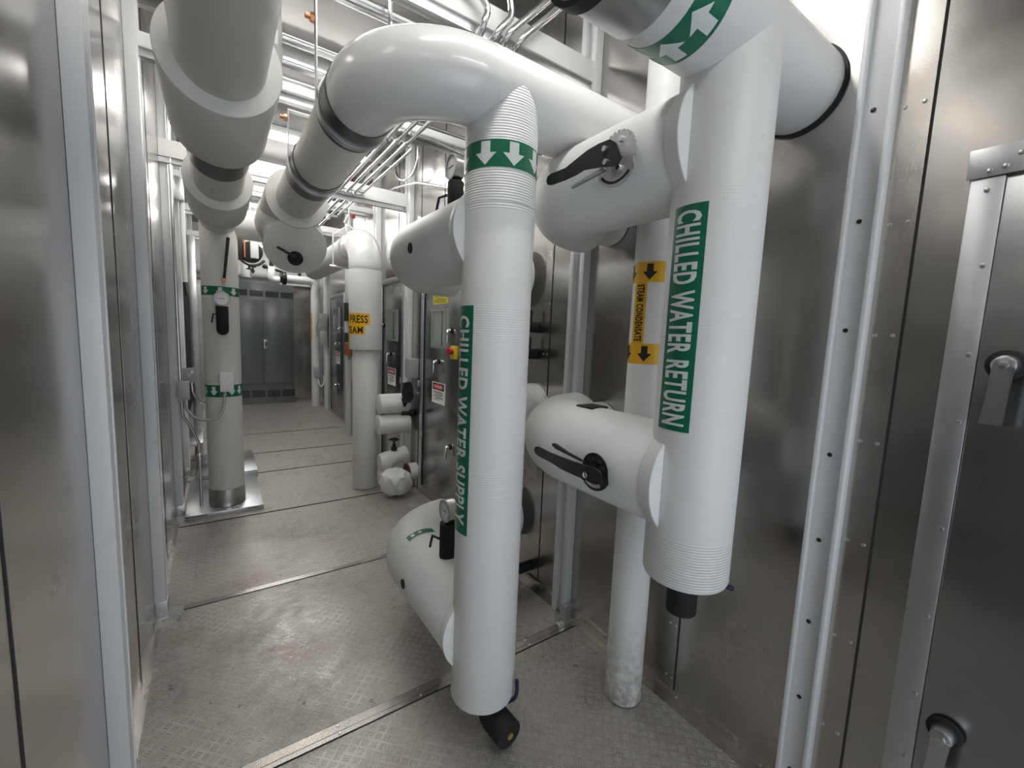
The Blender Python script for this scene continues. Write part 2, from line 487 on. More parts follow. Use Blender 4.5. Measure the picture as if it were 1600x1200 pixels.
def post_right(y0, y1, label, lip=.012, d=.055, x=XR, z1=H, holes=None):
    t = thing('frame_post', label, 'post', (x, y0, 0))
    b = new()
    box(b, x-d, x-.001, y0, y0+lip, 0, z1, .002); box(b, x-d, x-.001, y1-lip, y1, 0, z1, .002); box(b, x-.022, x-.001, y0+lip, y1-lip, 0, z1)
    obj('column', b, M_POST, t)
    if holes: screws(t, [(x-.022, (y0+y1)/2+.008, z) for z in holes], .007, 'X', -1, M_BLACKM, 'bolt')
    return t
post_right(.470, .560, 'white U channel post beside the near right door panel', .012, .05, holes=[.12,.40,.68,.97,1.26,1.66,1.99,2.31,2.62,2.93])
t = post_right(1.69, 1.80, 'white U channel post on right wall behind the return riser', .03, .05)
b = new(); box(b, XR-.07, XR, 1.66, 1.69, 0, .09, .002); box(b, XR-.12, XR-.02, 1.64, 1.69, 0, .01, .002); bk = obj('base_bracket', b, M_STEEL, t)
screws(bk, [(XR-.09, 1.665, .01)], .009, 'Z', 1)
post_right(4.19, 4.32, 'white post between the two near stainless doors', .05, .05)
post_right(5.22, 5.36, 'white post right behind the steam riser elbow', .05, .06)
post_right(6.60, 6.72, 'white post at the step where the corridor widens', .05, .06)
post_right(8.98, 9.10, 'far white post with electrical boxes beside the far door', .05, .05, XR2)

# ---------------------------------------------------------------- cross beams under the ceiling
def beam(y, z0, z1, label, d=.06, x0=XL, x1=XR-.05):
    t = thing('cross_beam', label, 'beam', (x0, y, z0))
    b = new(); box(b, x0, x1, y, y+d, z0, z1, .004); obj('tube', b, M_BEAM, t)
    b = new(); box(b, x0, x1, y+.01, y+d-.01, z0-.042, z0-.001, .002); box(b, x0, x1, y+.005, y+.01, z0-.042, z0-.036); obj('strut_channel', b, M_GALV, t)
    return t
beam(1.70, 2.885, 2.985, 'nearest white cross beam above the supply elbow')
beam(2.86, 2.905, 2.975, 'white cross beam spanning between the two overhead pipes')
beam(4.27, 2.83, 2.955, 'white cross beam meeting the post between the near doors')
beam(5.38, 2.99, 3.05, 'bright white cross beam just behind the steam elbow')
beam(6.66, 2.95, 3.03, 'far white cross beam at the corridor step')
beam(8.2, 2.90, 2.98, 'farthest white cross beam near the end wall', x1=XR2-.05)
# roof purlins
for y in (2.25, 3.45, 4.85):
    b = new(); box(b, XL, XR, y, y+.04, H-.10, H, .002)
    tag(obj('roof_purlin', b, M_GALV), {2.25: 'galvanised roof purlin above the supply elbow bay', 3.45: 'galvanised roof purlin in the second bay', 4.85: 'galvanised roof purlin above the steam elbow'}[y], 'purlin')

# ---------------------------------------------------------------- luminaires
def luminaire(x, y, label, L=1.25, wd=.13, z=3.30):
    t = thing('ceiling_light', label, 'light', (x, y, z), 'strip lights across the ceiling')
    b = new(); box(b, x-L/2, x+L/2, y-wd/2, y+wd/2, z+.02, z+.07, .004); obj('housing', b, M_POST, t)
    b = new(); box(b, x-L/2+.01, x+L/2-.01, y-wd/2+.01, y+wd/2-.01, z, z+.0195, .004); obj('diffuser', b, M_LAMP, t)
    for s in (-1, 1):
        b = new(); cyl(b, (x+s*L*.4, y, z+.07), (x+s*L*.4, y, H), .004, 8); obj('hanger_rod', b, M_GALV, t)
for x, y, l in ((.72,-.75,'white strip light above the open rear doorway'), (.75,.95,'bright strip light over the return riser'), (.66,2.30,'bright strip light above the supply elbow'),
                (.66,3.70,'strip light glowing between the two overhead pipes'), (.66,4.62,'strip light just past the third cross beam'), (.70,6.0,'strip light over the middle of the corridor'),
                (.75,7.4,'strip light before the dark grey cabinet'), (.75,9.1,'farthest strip light above the dark grey cabinet')):
    luminaire(x, y, l, wd=.13 if y < 3 else .165)

# ================================================================== CHILLED WATER SUPPLY
SX, SY, SR = .853, 1.354, .128
sup = thing('supply_riser', 'tall white insulated pipe with green CHILLED WATER SUPPLY label in the foreground', 'pipe', (SX, SY, .16))
b = new(); sweep(b, [(SX,SY,.16),(SX,SY,.9),(SX,SY,1.5),(SX,SY,2.45)], SR, 72, True, .012)
obj('pipe_jacket', b, M_JACK_S, sup)
for z in (1.02, 1.545, 2.045):
    bm = new(); ring(bm, (SX,SY), 'Z', SR-.002, SR+.0009, z, z+.004); obj('jacket_seam', bm, M_JACK, sup)
def flow_band(parent, axis, c, r, a, b_, arrows, up=-1, ah=.052, aw=.062, name='flow_band', gm=M_GREEN, am=M_LTEXT, turn=0, thk=.0014):
    bm = new(); ring(bm, c, axis, r-.002, r+thk, a, b_)
    band = obj(name, bm, gm, parent)
    f = wrap(axis, c, r+thk+.0008); mid = (a+b_)/2
    A = [(0,-.5),(.5,.02),(.22,.02),(.22,.5),(-.22,.5),(-.22,.02),(-.5,.02)]
    for th in arrows:
        bm = new(); poly2d(bm, [(x*aw/r, (y if up < 0 else -y)*ah*2) for x, y in A])
        slice_map(bm, lambda x, y: f(th+x, mid+y*.5*1.0), (.01/r, None))
        obj('flow_arrow', bm, am, band)
    return band
flow_band(sup, 'Z', (SX,SY), SR, 2.150, 2.236, [R(a) for a in (-224,-195,-146,-103,-60,-15,30,80)][1:6], ah=.074, aw=.074)
def pipe_label(parent, s, c, r, th0, th1, z0, z1, h, tl, m_bg=M_GREEN, m_tx=M_LTEXT, off=.016, name='pipe_label', toff=None):
    """label with its letters reading downwards on an upright pipe"""
    f0 = wrap('Z', c, r+.0012); f1 = wrap('Z', c, r+.0022)
    bm = new(); patch(bm, f0, th0, th1, z0, z1, 14, 2); lb = obj(name, bm, m_bg, parent)
    mid = (th0+th1)/2 if toff is None else toff; bm = text2d(s, tl, h, off, 1.12)
    zt = (z0+z1)/2+tl/2
    slice_map(bm, lambda x, y: f1(mid+(y-h/2)/r, zt-x), (None, .008))
    obj('lettering', bm, m_tx, lb)
    return lb
pipe_label(sup, 'CHILLED WATER SUPPLY', (SX,SY), SR, R(152), R(201.5), .865, 1.70, .072, .765, toff=R(178), off=.03)
# branches to the coil: sleeve round the valve, elbow, stub into the wall
def branch(parent, x, y0, z, r, yc, bend, x1, name='branch_sleeve', rs=None):
    bm = new(); pts = route([(x, y0, z), (x, yc, z), (x1, yc, z)], bend, 12)
    rr = [r if p.x < x+bend-.002 else .112 for p in pts]
    k = rr.index(.112); pts.insert(k, pts[k]-V(.012,0,0)); rr.insert(k, r-.02); pts.insert(k, pts[k]-V(.010,0,0)); rr.insert(k, r)
    sweep(bm, pts, rr, 56, True, .015); return obj(name, bm, M_CANVAS, parent)
bu = branch(sup, SX, SY+.03, 1.97, .160, 2.29, .30, XR-.05)
bl = branch(sup, SX, SY+.03, .420, .165, 2.29, .30, XR-.05)
bl['label'] = 'lower branch sleeve curving to the wall near the floor'; bu['label'] = 'upper branch sleeve curving to the wall at head height'
for z in (1.97, .420):
    # flared skirt where the sleeve meets the riser
    bm = new(); sweep(bm, [(SX, SY+.02, z), (SX, SY+.07, z)], [.172, .166], 56, True, .004); obj('sleeve_collar', bm, M_CANVAS, sup)
    bm = new(); ring(bm, (2.29, z), 'X', .10, .178, XR-.075, XR-.05); obj('wall_disc', bm, M_WHITEP, sup)
# small black plugs in the sleeves
for p in ((SX-.1625, 1.80, 1.955), (SX-.1675, 1.82, .425)):
    bm = new(); cyl(bm, (p[0]+.01, p[1], p[2]), (p[0]-.0015, p[1], p[2]), .022, 20); obj('test_plug', bm, M_SEAL, sup)
# flow band round the lower elbow
# drain at the foot
bm = new(); sweep(bm, route([(.868,1.31,.165),(.870,1.305,.085),(.882,1.19,.078)], .03, 6), .055, 32, True, .004); dr = obj('drain_insulation', bm, M_BLACK, sup)
d_ = V(.05,-1,-.03).normalized()
bm = new(); cyl(bm, V(.882,1.191,.078), V(.882,1.191,.078)+d_*.007, .013, 16); obj('drain_plug', bm, M_BRASS, dr)
bm = new(); sweep(bm, spline([(.90,1.27,.14),(.935,1.245,.165),(.94,1.235,.20),(.938,1.235,.25)]), .008, 12); obj('drain_lever', bm, M_BLUE, dr)

# overhead header (to the wall), long-radius elbow, run down the corridor
HZ, HR = 2.43, .125
HX = .463
sh = thing('supply_header', 'glossy white overhead supply pipe with long radius elbow and two metal saddles', 'pipe', (HX, SY, HZ))
bm = new(); cyl(bm, (.765,SY,HZ), (XR-.001,SY,HZ), SR+.0015, 64, .004); obj('header_jacket', bm, M_JACK, sh)
bm = new(); sweep(bm, [p for p in route([(HX,1.70,HZ), (HX,SY,HZ), (.80,SY,HZ)], .285, 24)], HR+.003, 72, True, .002); obj('elbow_cover', bm, M_GLOSS, sh)
bm = new(); cyl(bm, (HX,1.69,HZ), (HX,3.25,HZ), HR, 64, .004); obj('run_jacket', bm, M_JACK_L, sh)
bm = new(); ring(bm, (HX,HZ), 'Y', HR, HR+.006, 1.68, 1.85); obj('saddle_band', bm, M_BAND, sh)
bm = new(); ring(bm, (HX,HZ), 'Y', HR, HR+.006, 2.44, 2.68); obj('saddle_band', bm, M_BAND, sh)
bm = new(); cyl(bm, (HX,3.19,HZ), (HX,4.10,HZ), .185, 64, .008); obj('valve_sleeve', bm, M_JACK_L, sh)
bm = new(); cyl(bm, (HX,3.72,HZ), (HX,3.29,2.135), .195, 64, .006); st = obj('strainer_leg', bm, M_JACK_L, sh)
ax_ = V(0,-.43,-.295).normalized(); fc = V(HX,3.29,2.135); up_ = V(0,-.295,.43).normalized()
bm = new(); cyl(bm, fc-up_*.075+ax_*(-.02), fc-up_*.075+ax_*.03, .048, 28, .01); dv = obj('blowdown_insulation', bm, M_BLACK, st)
bm = new(); sweep(bm, [fc-up_*.045+ax_*.035, fc-up_*.045+ax_*.035+V(-.02,0,0), fc+V(-.115,0,0)+up_*.0+ax_*.03], .009, 12); obj('blowdown_lever', bm, M_BLACKM, dv)

# ================================================================== CHILLED WATER RETURN
RX, RY, RR = 1.22, .743, .129
ret = thing('return_riser', 'white insulated pipe with green CHILLED WATER RETURN label hanging above the floor at right', 'pipe', (RX, RY, .86))
bm = new(); sweep(bm, [(RX,RY,.862),(RX,RY,1.2),(RX,RY,2.49)], RR, 72, True, .016); obj('pipe_jacket', bm, M_JACK_R, ret)
pipe_label(ret, 'CHILLED WATER RETURN', (RX,RY), RR, R(155.5), R(202.5), 1.345, 1.982, .076, .605, off=.03)
ru = branch(ret, RX, RY+.03, 2.178, .168, 1.55, .26, XR-.001)
rl = branch(ret, RX, RY+.03, 1.168, .168, 1.53, .26, XR-.001)
ru['label'] = 'upper branch sleeve carrying a lever with a bright notch plate'; rl['label'] = 'lower branch sleeve carrying a lever with a dark notch plate'
for z in (2.178, 1.168):
    bm = new(); sweep(bm, [(RX, RY+.02, z), (RX, RY+.075, z)], [.182, .172], 56, True, .004); obj('sleeve_collar', bm, M_CANVAS, ret)
bm = new(); obox(bm, (RX+.005, 1.20, 1.168+.1665), .045, .045, .004, None, .003); obj('patch', bm, M_SEAL, ret)
# levers of the two butterfly valves
def X(x): return lambda u, v, d: V(x-d, u, v)
def arc_pts(cy, cz, r, a0, a1, n=16): return [(cy+r*math.cos(R(a0+(a1-a0)*i/n)), cz+r*math.sin(R(a0+(a1-a0)*i/n))) for i in range(n+1)]
def lever_up():
    cy, cz = .972, 2.162
    def notched(a0, a1, r, n):
        o = []
        for i in range(n):
            a = a0+(a1-a0)*i/(n-1); rr = r if i % 4 < 3 else r*.88
            o.append((cy+rr*math.cos(R(a)), cz+rr*math.sin(R(a))))
        return o
    pl = notched(35, 195, .076, 48)+arc_pts(cy, cz, .090, 215, 325, 14)
    bm = new(); prism(bm, pl, X(1.035), 0, .004)
    p = obj('notch_plate', bm, mat('zinc plate', (.62,.62,.62), .5, .8), ret, label='bright steel notch plate')
    bm = new(); prism(bm, arc_pts(cy, cz, .080, 225, 320, 12)+arc_pts(cy, cz, .072, 320, 225, 12), X(1.0308), 0, .001)
    obj('plate_slot', bm, M_BLACKM, p)
    for a, r0 in ((62,.050),(110,.048),(250,.040),(5,.044)):
        q = V(1.031, cy+r0*math.cos(R(a)), cz+r0*math.sin(R(a)))
        bm = new(); cyl(bm, q, q-V(.008,0,0), .0085, 6); obj('bolt', bm, M_CHROME, p)
    out = [(.905,2.128),(.925,2.108),(.955,2.115),(1.00,2.125),(1.06,2.135),(1.10,2.130),(1.15,2.128),(1.225,2.130),(1.242,2.136),(1.250,2.150),(1.244,2.163),(1.228,2.168),(1.15,2.166),(1.10,2.178),(1.05,2.190),(1.00,2.194),(.955,2.192),(.93,2.175)]
    bm = new(); prism(bm, out, X(.985), 0, .006)
    lv = obj('valve_lever', bm, M_BLACKM, ret)
    bm = new(); cyl(bm, (1.035,cy,cz), (.978,cy,cz), .015, 20, .003); obj('hub', bm, M_BLACKM, lv)
    for q in ((.972,2.170),(.965,2.130)):
        bm = new(); cyl(bm, (.979,q[0],q[1]), (.973,q[0],q[1]), .009, 6); obj('bolt', bm, M_CHROME, lv)
    bm = new(); prism(bm, [(.985,2.116),(1.10,2.104),(1.135,2.100),(1.135,2.106),(1.07,2.118),(.99,2.126)], X(1.005), 0, .009); obj('trigger', bm, M_STEEL, lv)
lever_up()
def lever_lo():
    cy, cz = .982, 1.165
    pl = arc_pts(cy, cz, .058, 20, 180, 20)+arc_pts(cy, cz, .070, 205, 330, 14)
    bm = new(); prism(bm, pl, X(1.035), 0, .004); p = obj('notch_plate', bm, M_BLACKM, ret, label='dark notch plate')
    bm = new(); prism(bm, arc_pts(cy, cz, .060, 235, 320, 10)+arc_pts(cy, cz, .048, 320, 235, 10), X(1.0305), 0, .001); obj('plate_slot', bm, M_STEEL, p)
    for a, r0 in ((70,.034),(120,.038),(160,.034),(340,.036)):
        q = V(1.031, cy+r0*math.cos(R(a)), cz+r0*math.sin(R(a)))
        bm = new(); cyl(bm, q, q-V(.008,0,0), .009, 6); obj('bolt', bm, M_CHROME, p)
    out = [(.900,1.150),(.93,1.140),(.985,1.143),(1.03,1.143),(1.09,1.145),(1.14,1.153),(1.215,1.158),(1.238,1.163),(1.247,1.175),(1.242,1.188),(1.226,1.194),(1.15,1.188),(1.10,1.188),(1.04,1.188),(.985,1.190),(.93,1.194),(.905,1.185)]
    bm = new(); prism(bm, out, X(.985), 0, .006); lv = obj('valve_lever', bm, M_BLACKM, ret)
    bm = new(); cyl(bm, (1.035,cy,cz-.01), (.978,cy,cz-.01), .016, 20, .003); obj('hub', bm, M_BLACKM, lv)
    bm = new(); cyl(bm, (.979,.965,1.162), (.970,.965,1.162), .011, 6, .002); obj('bolt', bm, M_CHROME, lv)
    bm = new(); prism(bm, [(1.0,1.192),(1.07,1.198),(1.14,1.204),(1.16,1.212),(1.16,1.220),(1.14,1.222),(1.08,1.208),(1.01,1.199)], X(1.0), 0, .008); obj('trigger', bm, M_BLACKM, lv)
lever_lo()
bm = new(); cyl(bm, (RX,RY,.865), (RX,RY,.735), .047, 32, .006); dr = obj('drain_insulation', bm, M_BLACK, ret)
bm = new(); sweep(bm, [(RX+.05,RY-.05,.842),(RX+.10,RY-.075,.832),(RX+.135,RY-.09,.815)], .008, 12); obj('drain_lever', bm, M_BLUE, dr)

# overhead return header across the corridor
RHZ = 2.455
rh = thing('return_header', 'thick white overhead return pipe with green arrow band entering the right wall', 'pipe', (RX, RY, RHZ))
bm = new(); cyl(bm, (.84,RY,RHZ), (XR-.001,RY,RHZ), RR+.0015, 64, .002); obj('header_jacket', bm, M_JACK, rh)
bm = new(); ring(bm, (RY,RHZ), 'X', .09, RR+.005, .70, .845); obj('metal_band', bm, M_GALV, rh)
bm = new(); ring(bm, (RY,RHZ), 'X', .09, RR+.012, .66, .695); obj('black_band', bm, M_SEAL, rh)
fb = flow_band(rh, 'X', (RY,RHZ), RR+.0015, .905, 1.012, [R(a) for a in (-90,-128,-166,-50)], ah=.085, aw=.075)
bm = new(); ring(bm, (RY,RHZ), 'X', RR-.004, RR+.010, XR-.012, XR); obj('wall_seal', bm, M_SEAL, rh)
# overhead return run along the left side, dropping to the left riser
rr_ = thing('return_run', 'big white overhead pipe along the left side with two wider sleeves', 'pipe', (.04, 2.5, 2.45))
bm = new(); sweep(bm, route([(.68,RY,RHZ), (.04,RY,RHZ), (.04,1.79,2.45)], .22, 14), .128, 64, True, .003); obj('near_jacket', bm, M_JACK_L, rr_)
bm = new(); cyl(bm, (.04,1.765,2.45), (.04,2.34,2.45), .176, 64, .006); obj('valve_sleeve', bm, M_JACK_L, rr_)
bm = new(); cyl(bm, (.04,2.34,2.45), (.04,3.20,2.45), .127, 64, .003); obj('middle_jacket', bm, M_JACK_L, rr_)
bm = new(); ring(bm, (.04,2.45), 'Y', .127, .133, 2.345, 2.72); obj('saddle_band', bm, M_BAND, rr_)
bm = new(); ring(bm, (.04,2.45), 'Y', .127, .139, 2.42, 2.45); obj('clamp_strap', bm, M_BLACKM, rr_)
bm = new(); cyl(bm, (.04,3.18,2.45), (.04,3.80,2.45), .176, 64, .006); obj('valve_sleeve', bm, M_JACK_L, rr_)
bm = new(); sweep(bm, [(.04,3.8,2.45),(.04,4.40,2.45)], .13, 56, True, .003); obj('far_jacket', bm, M_JACK_L, rr_)

# ================================================================== LEFT RISER
LX, LY, LR = .042, 4.40, .132
lr = thing('left_riser', 'off white insulated pipe with two green arrow bands standing on a metal plate', 'pipe', (LX, LY, .045))
bm = new(); sweep(bm, [(LX,LY,.06),(LX,LY,1.2),(LX,LY,2.44)], LR, 64, True, .003); obj('pipe_jacket', bm, M_JACK_L, lr)
bm = new(); ring(bm, (LX,LY), 'Z', .10, LR+.004, .045, .195); obj('base_collar', bm, M_STEEL, lr)
flow_band(lr, 'Z', (LX,LY), LR, 1.832, 1.905, [R(a) for a in (-140,-92,-48)], ah=.058, aw=.062)
bm_ = flow_band(lr, 'Z', (LX,LY), LR, .995, 1.095, [R(a) for a in (-158,-122,-66,-35)], ah=.075, aw=.060)
bm = new(); sweep(bm, [(LX+.025,LY-.15,1.955),(LX+.03,LY-.165,2.0),(LX+.062,LY-.165,2.295)], [.011,.010,.013], 14, True, .003); hl = obj('valve_lever', bm, M_BLACKM, lr)
bm = new(); cyl(bm, (LX+.025,LY-.12,1.955), (LX+.025,LY-.17,1.955), .016, 12, .003); obj('stem_nut', bm, M_COPPER, hl)
# cross pipe behind
bm = new(); cyl(bm, (LX+.1,4.42,2.45), (.75,4.42,2.45), .125, 56, .003)
tag(obj('cross_pipe', bm, M_JACK, loc=(LX,4.42,2.45)), 'short white horizontal pipe linking the left riser to the right', 'pipe')

# ================================================================== gauges
def gauge(loc, facing, foam, rf, rd, label, lever):
    """foam = (z0, z1); facing unit vector of the dial"""
    x, y, z = loc; d = V(*facing); t = thing('pressure_gauge', label, 'gauge', (x, y, foam[0]))
    bm = new(); cyl(bm, (x,y,foam[0]), (x,y,foam[1]), rf, 32, .004); obj('stem_insulation', bm, M_BLACK, t)
    bm = new(); cyl(bm, (x,y,foam[1]), (x,y,z-rd*.8), .009, 12); obj('stem', bm, M_BRASS, t)
    c = V(x,y,z); bm = new(); sweep(bm, [c-d*.022, c-d*.018, c+d*.0198], [rd*.92, rd*.98, rd*.98], 40, True); obj('case', bm, M_STEEL, t)
    bm = new(); A_ = 'X' if abs(d.x) > .5 else 'Y'; a0 = (c+d*.0199)['XYZ'.index(A_)]; a1 = (c+d*.027)['XYZ'.index(A_)]
    ring(bm, (y, z) if A_ == 'X' else (x, z), A_, rd*.88, rd, min(a0,a1), max(a0,a1)); obj('bezel', bm, M_BOXG, t)
    bm = new(); cyl(bm, c+d*.0205, c+d*.0225, rd*.87, 40); dl = obj('dial', bm, M_DIAL, t)
    s, u = V(0,0,1).cross(d).normalized(), V(0,0,1)
    bm = new()
    def F_(px, py, h=0): return c+d*(.0228+h)+s*px+u*py
    for k in range(28):
        a = R(-135+k*10)+PI/2; l0, l1 = rd*.66, rd*(.80 if k % 3 else .84); e = rd*.012
        ca, sa = math.cos(a), math.sin(a)
        bm.faces.new([bm.verts.new(F_(*p)) for p in ((l0*ca-e*sa, l0*sa+e*ca), (l0*ca+e*sa, l0*sa-e*ca), (l1*ca+e*sa, l1*sa-e*ca), (l1*ca-e*sa, l1*sa+e*ca))])
    obj('scale_marks', bm, M_INK, dl)
    bm = new(); bm.faces.new([bm.verts.new(F_(px, py, .001)) for px, py in ((-rd*.68,-.0012),(rd*.35,-.0022),(rd*.35,.0022),(-rd*.68,.0012))]); obj('needle', bm, M_INK, t)
    bm = new(); sweep(bm, [Vector(p) for p in lever], .006, 10); obj('valve_lever', bm, M_BLUE, t)
gauge((.853,1.705,2.292), (-1,0,0), (2.11,2.238), .034, .052, 'dial gauge on black stem above the upper supply branch', [(.83,1.735,2.185),(.805,1.765,2.175),(.80,1.79,2.10)])
gauge((.853,1.690,.800), (-1,0,0), (.56,.742), .041, .052, 'dial gauge on black stem on the lower supply branch near the floor', [(.81,1.70,.67),(.80,1.75,.665),(.80,1.775,.60)])
bm = new(); sweep(bm, [(.853,1.755,.49)]+[(.853,1.758,.50)], .166, 8)
bm.free()
gauge((LX+.005,LY-.182,1.805), (0,-1,0), (1.555,1.745), .043, .058, 'round dial gauge on black foam stem against the left riser', [(LX-.035,LY-.19,1.68),(LX-.055,LY-.19,1.68),(LX-.068,LY-.19,1.61)])
bm = new(); cyl(bm, (LX+.005,LY-.13,1.555), (LX+.005,LY-.182,1.555), .0428, 28, .02)
obj('insulation_elbow', bm, M_BLACK, bpy.data.objects['pressure_gauge.002'])
bm = new(); patch(bm, wrap('Y', (SX,.420), .1665), R(72), R(122), 1.945, 1.99, 14, 1); eb = obj('elbow_band', bm, M_GREEN, sup)
for th in (112, 98): bm = new(); patch(bm, wrap('Y', (SX,.420), .1675), R(th-3), R(th+3), 1.958, 1.978, 2, 1); obj('flow_mark', bm, M_LTEXT, eb)

# ================================================================== CONDENSATE RISER
CX, CY, CR = 1.475, 1.145, .080
co = thing('condensate_riser', 'slim white pipe with yellow STEAM CONDENSATE label, dirty at its foot', 'pipe', (CX, CY, 0))
bm = new(); sweep(bm, [(CX,CY,.003),(CX,CY,1.0),(CX,CY,3.3)], CR, 56, True, .010); obj('pipe_jacket', bm, M_JACK_C, co)
for a, b_ in ((1.832,1.912),(1.510,1.592)):
    flow_band(co, 'Z', (CX,CY), CR, a, b_, [R(t) for t in (-153,-215,-90)], ah=.062, aw=.056, gm=M_YLAB, am=M_INK)
pipe_label(co, 'STEAM CONDENSATE', (CX,CY), CR, R(163), R(202), 1.592, 1.832, .034, .225, M_YLAB, M_INK, .04, toff=R(184))

# ================================================================== coil stubs, black valves on the right wall
def stub(y, z, r, x0, label):
    t = thing('coil_stub', label, 'pipe stub', (XR, y, z))
    bm = new(); cyl(bm, (x0,y,z), (XR-.03,y,z), r, 48, .006); obj('jacket', bm, M_JACK, t)
    bm = new(); cyl(bm, (XR-.055,y,z), (XR-.001,y,z), r+.012, 48, .004); ring(bm, (y,z), 'X', r+.008, r+.024, XR-.03, XR-.001); obj('flange_cover', bm, M_WHITEP, t)
stub(2.13, 1.135, .150, 1.30, 'white capped coil stub with double rim on the wall behind the supply riser')
def wall_valve(y, z, label, lev, x0=1.50):
    t = thing('drain_valve', label, 'valve', (XR, y, z))
    bm = new(); cyl(bm, (x0,y,z), (XR-.001,y,z), .033, 28, .005); obj('insulation', bm, M_BLACK, t)
    if lev:
        bm = new(); obox(bm, (XR-.05, y+.0, z+.055), .006, .009, .050, None, .003); obj('lever', bm, M_BLACKM, t)
wall_valve(2.13, 1.660, 'upper of the two black insulated valves on the right wall', True)
wall_valve(2.13, 1.495, 'lower of the two black insulated valves on the right wall', True)
wall_valve(2.10, .105, 'black insulated valve on the right wall just above the floor', False, 1.45)

# ================================================================== STEAM RISER
TX, TY = 1.222, 4.35
sr = thing('steam_riser', 'white steam riser with glossy elbow and yellow PRESS label left of the doors', 'pipe', (TX, TY, 0))
bm = new(); cyl(bm, (TX,TY,.004), (TX,TY,1.42), .121, 56, .006); obj('lower_jacket', bm, M_JACK_L, sr)
bm = new(); cyl(bm, (TX,TY,1.41), (TX,TY,2.26), .154, 64, .003); obj('upper_jacket', bm, M_JACK, sr)
bm = new(); sweep(bm, route([(TX,TY,2.18), (TX,TY,2.45), (TX,TY+.42,2.45)], .24, 18), .156, 64, True, .002); obj('elbow_cover', bm, M_GLOSS, sr)
bm = new(); cyl(bm, (TX,TY+.41,2.45), (TX,TY+2.6,2.45), .145, 56, .003); obj('run_jacket', bm, M_JACK, sr)
bm = new(); ring(bm, (TX,2.45), 'Y', .14, .162, TY+.40, TY+.415); obj('jacket_seam', bm, M_JACK_L, sr)
def sign_wrap(s, th0, th1, z0, z1, h, tl, thend):
    f0 = wrap('Z', (TX,TY), .155); f1 = wrap('Z', (TX,TY), .156)
    bm = new(); patch(bm, f0, th0, th1, z0, z1, 24, 2); lb = obj('pipe_label', bm, M_YLAB, sr)
    bm = text2d(s, tl, h, .024, 1.08)
    slice_map(bm, lambda x, y: f1(thend+(x-tl)/.156, (z0+z1)/2-h/2+y), (.01, None)); obj('lettering', bm, M_INK, lb)
# direction to the camera is about -105.7 degrees
sign_wrap('LOW PRESS', R(-265), R(-90), 1.645, 1.758, .075, .40, R(-97))
sign_wrap('STEAM', R(-265), R(-107), 1.555, 1.645, .066, .235, R(-114))
bm = new(); patch(bm, wrap('Z', (TX,TY), .155), R(-200), R(-171), 1.46, 1.555, 6, 1); obj('pipe_label', bm, M_YLAB, sr)
# trap stubs at its foot
def tstub(z, r, x0, x1, y, label, name='branch_stub'):
    bm = new(); cyl(bm, (x0,y,z), (x1,y,z), r, 40, .008)
    t = tag(obj(name, bm, M_JACK, loc=(x0,y,z)), label, 'pipe stub'); return t
tstub(.880, .098, 1.30, 1.60, 4.17, 'upper of two white horizontal stubs beside the steam riser')
tstub(.672, .098, 1.29, 1.61, 4.17, 'lower of two white horizontal stubs beside the steam riser')
bm = new(); sweep(bm, spline([(1.30,4.1,.30),(1.36,4.1,.31),(1.42,4.1,.34),(1.56,4.1,.375)]), [.085,.088,.092,.090,.080,.078,.078,.078,.080,.080,.080,.080,.080,.082,.082,.082,.082,.082,.082,.082,.082,.082,.082,.082,.084][:25], 32, True, .005) if False else sweep(bm, [(1.29,4.1,.31),(1.36,4.1,.315),(1.40,4.1,.335),(1.46,4.1,.35),(1.57,4.1,.375)], [.080,.092,.080,.074,.076], 32, True, .006)
gv = thing('gate_valve', 'white wrapped valve with small black handwheel near the floor', 'valve', (1.42,4.1,.3))
obj('insulation', bm, M_JACK, gv)
bm = new(); cyl(bm, (1.43,4.08,.42), (1.43,4.08,.455), .030, 16, .003); cyl(bm, (1.43,4.08,.45), (1.43,4.08,.49), .018, 16, .003); cyl(bm, (1.43,4.08,.485), (1.43,4.08,.53), .010, 12); obj('bonnet', bm, M_BLACKM, gv)
def torus(bm, c, r, rt, axis='Z', n=24):
    pts = []
    for k in range(n+1):
        a = 2*PI*k/n
        p = {'Z': V(math.cos(a)*r, math.sin(a)*r, 0), 'X': V(0, math.cos(a)*r, math.sin(a)*r), 'Y': V(math.cos(a)*r, 0, math.sin(a)*r)}[axis]
        pts.append(Vector(c)+p)
    sweep(bm, pts, rt, 8, False); return bm
bm = new(); torus(bm, (1.43,4.08,.53), .045, .007); obox(bm, (1.43,4.08,.53), .043, .005, .004); obox(bm, (1.43,4.08,.53), .005, .043, .004); obj('handwheel', bm, M_BLACKM, gv)
# round end cap with rusty face
t = thing('pipe_end', 'short white pipe end with dark rusty flange near the floor by the door', 'pipe stub', (1.57,4.0,.21))
bm = new(); cyl(bm, (1.545,4.0,.205), (1.635,4.0,.205), .083, 36, .006); obj('jacket', bm, M_JACK, t)
bm = new(); cyl(bm, (1.530,4.0,.205), (1.546,4.0,.205), .088, 36, .003); obj('flange', bm, M_RUST, t)
bm = new(); cyl(bm, (1.46,4.0,.205), (1.53,4.0,.205), .028, 20, .003); obj('pipe', bm, M_RUST, t)
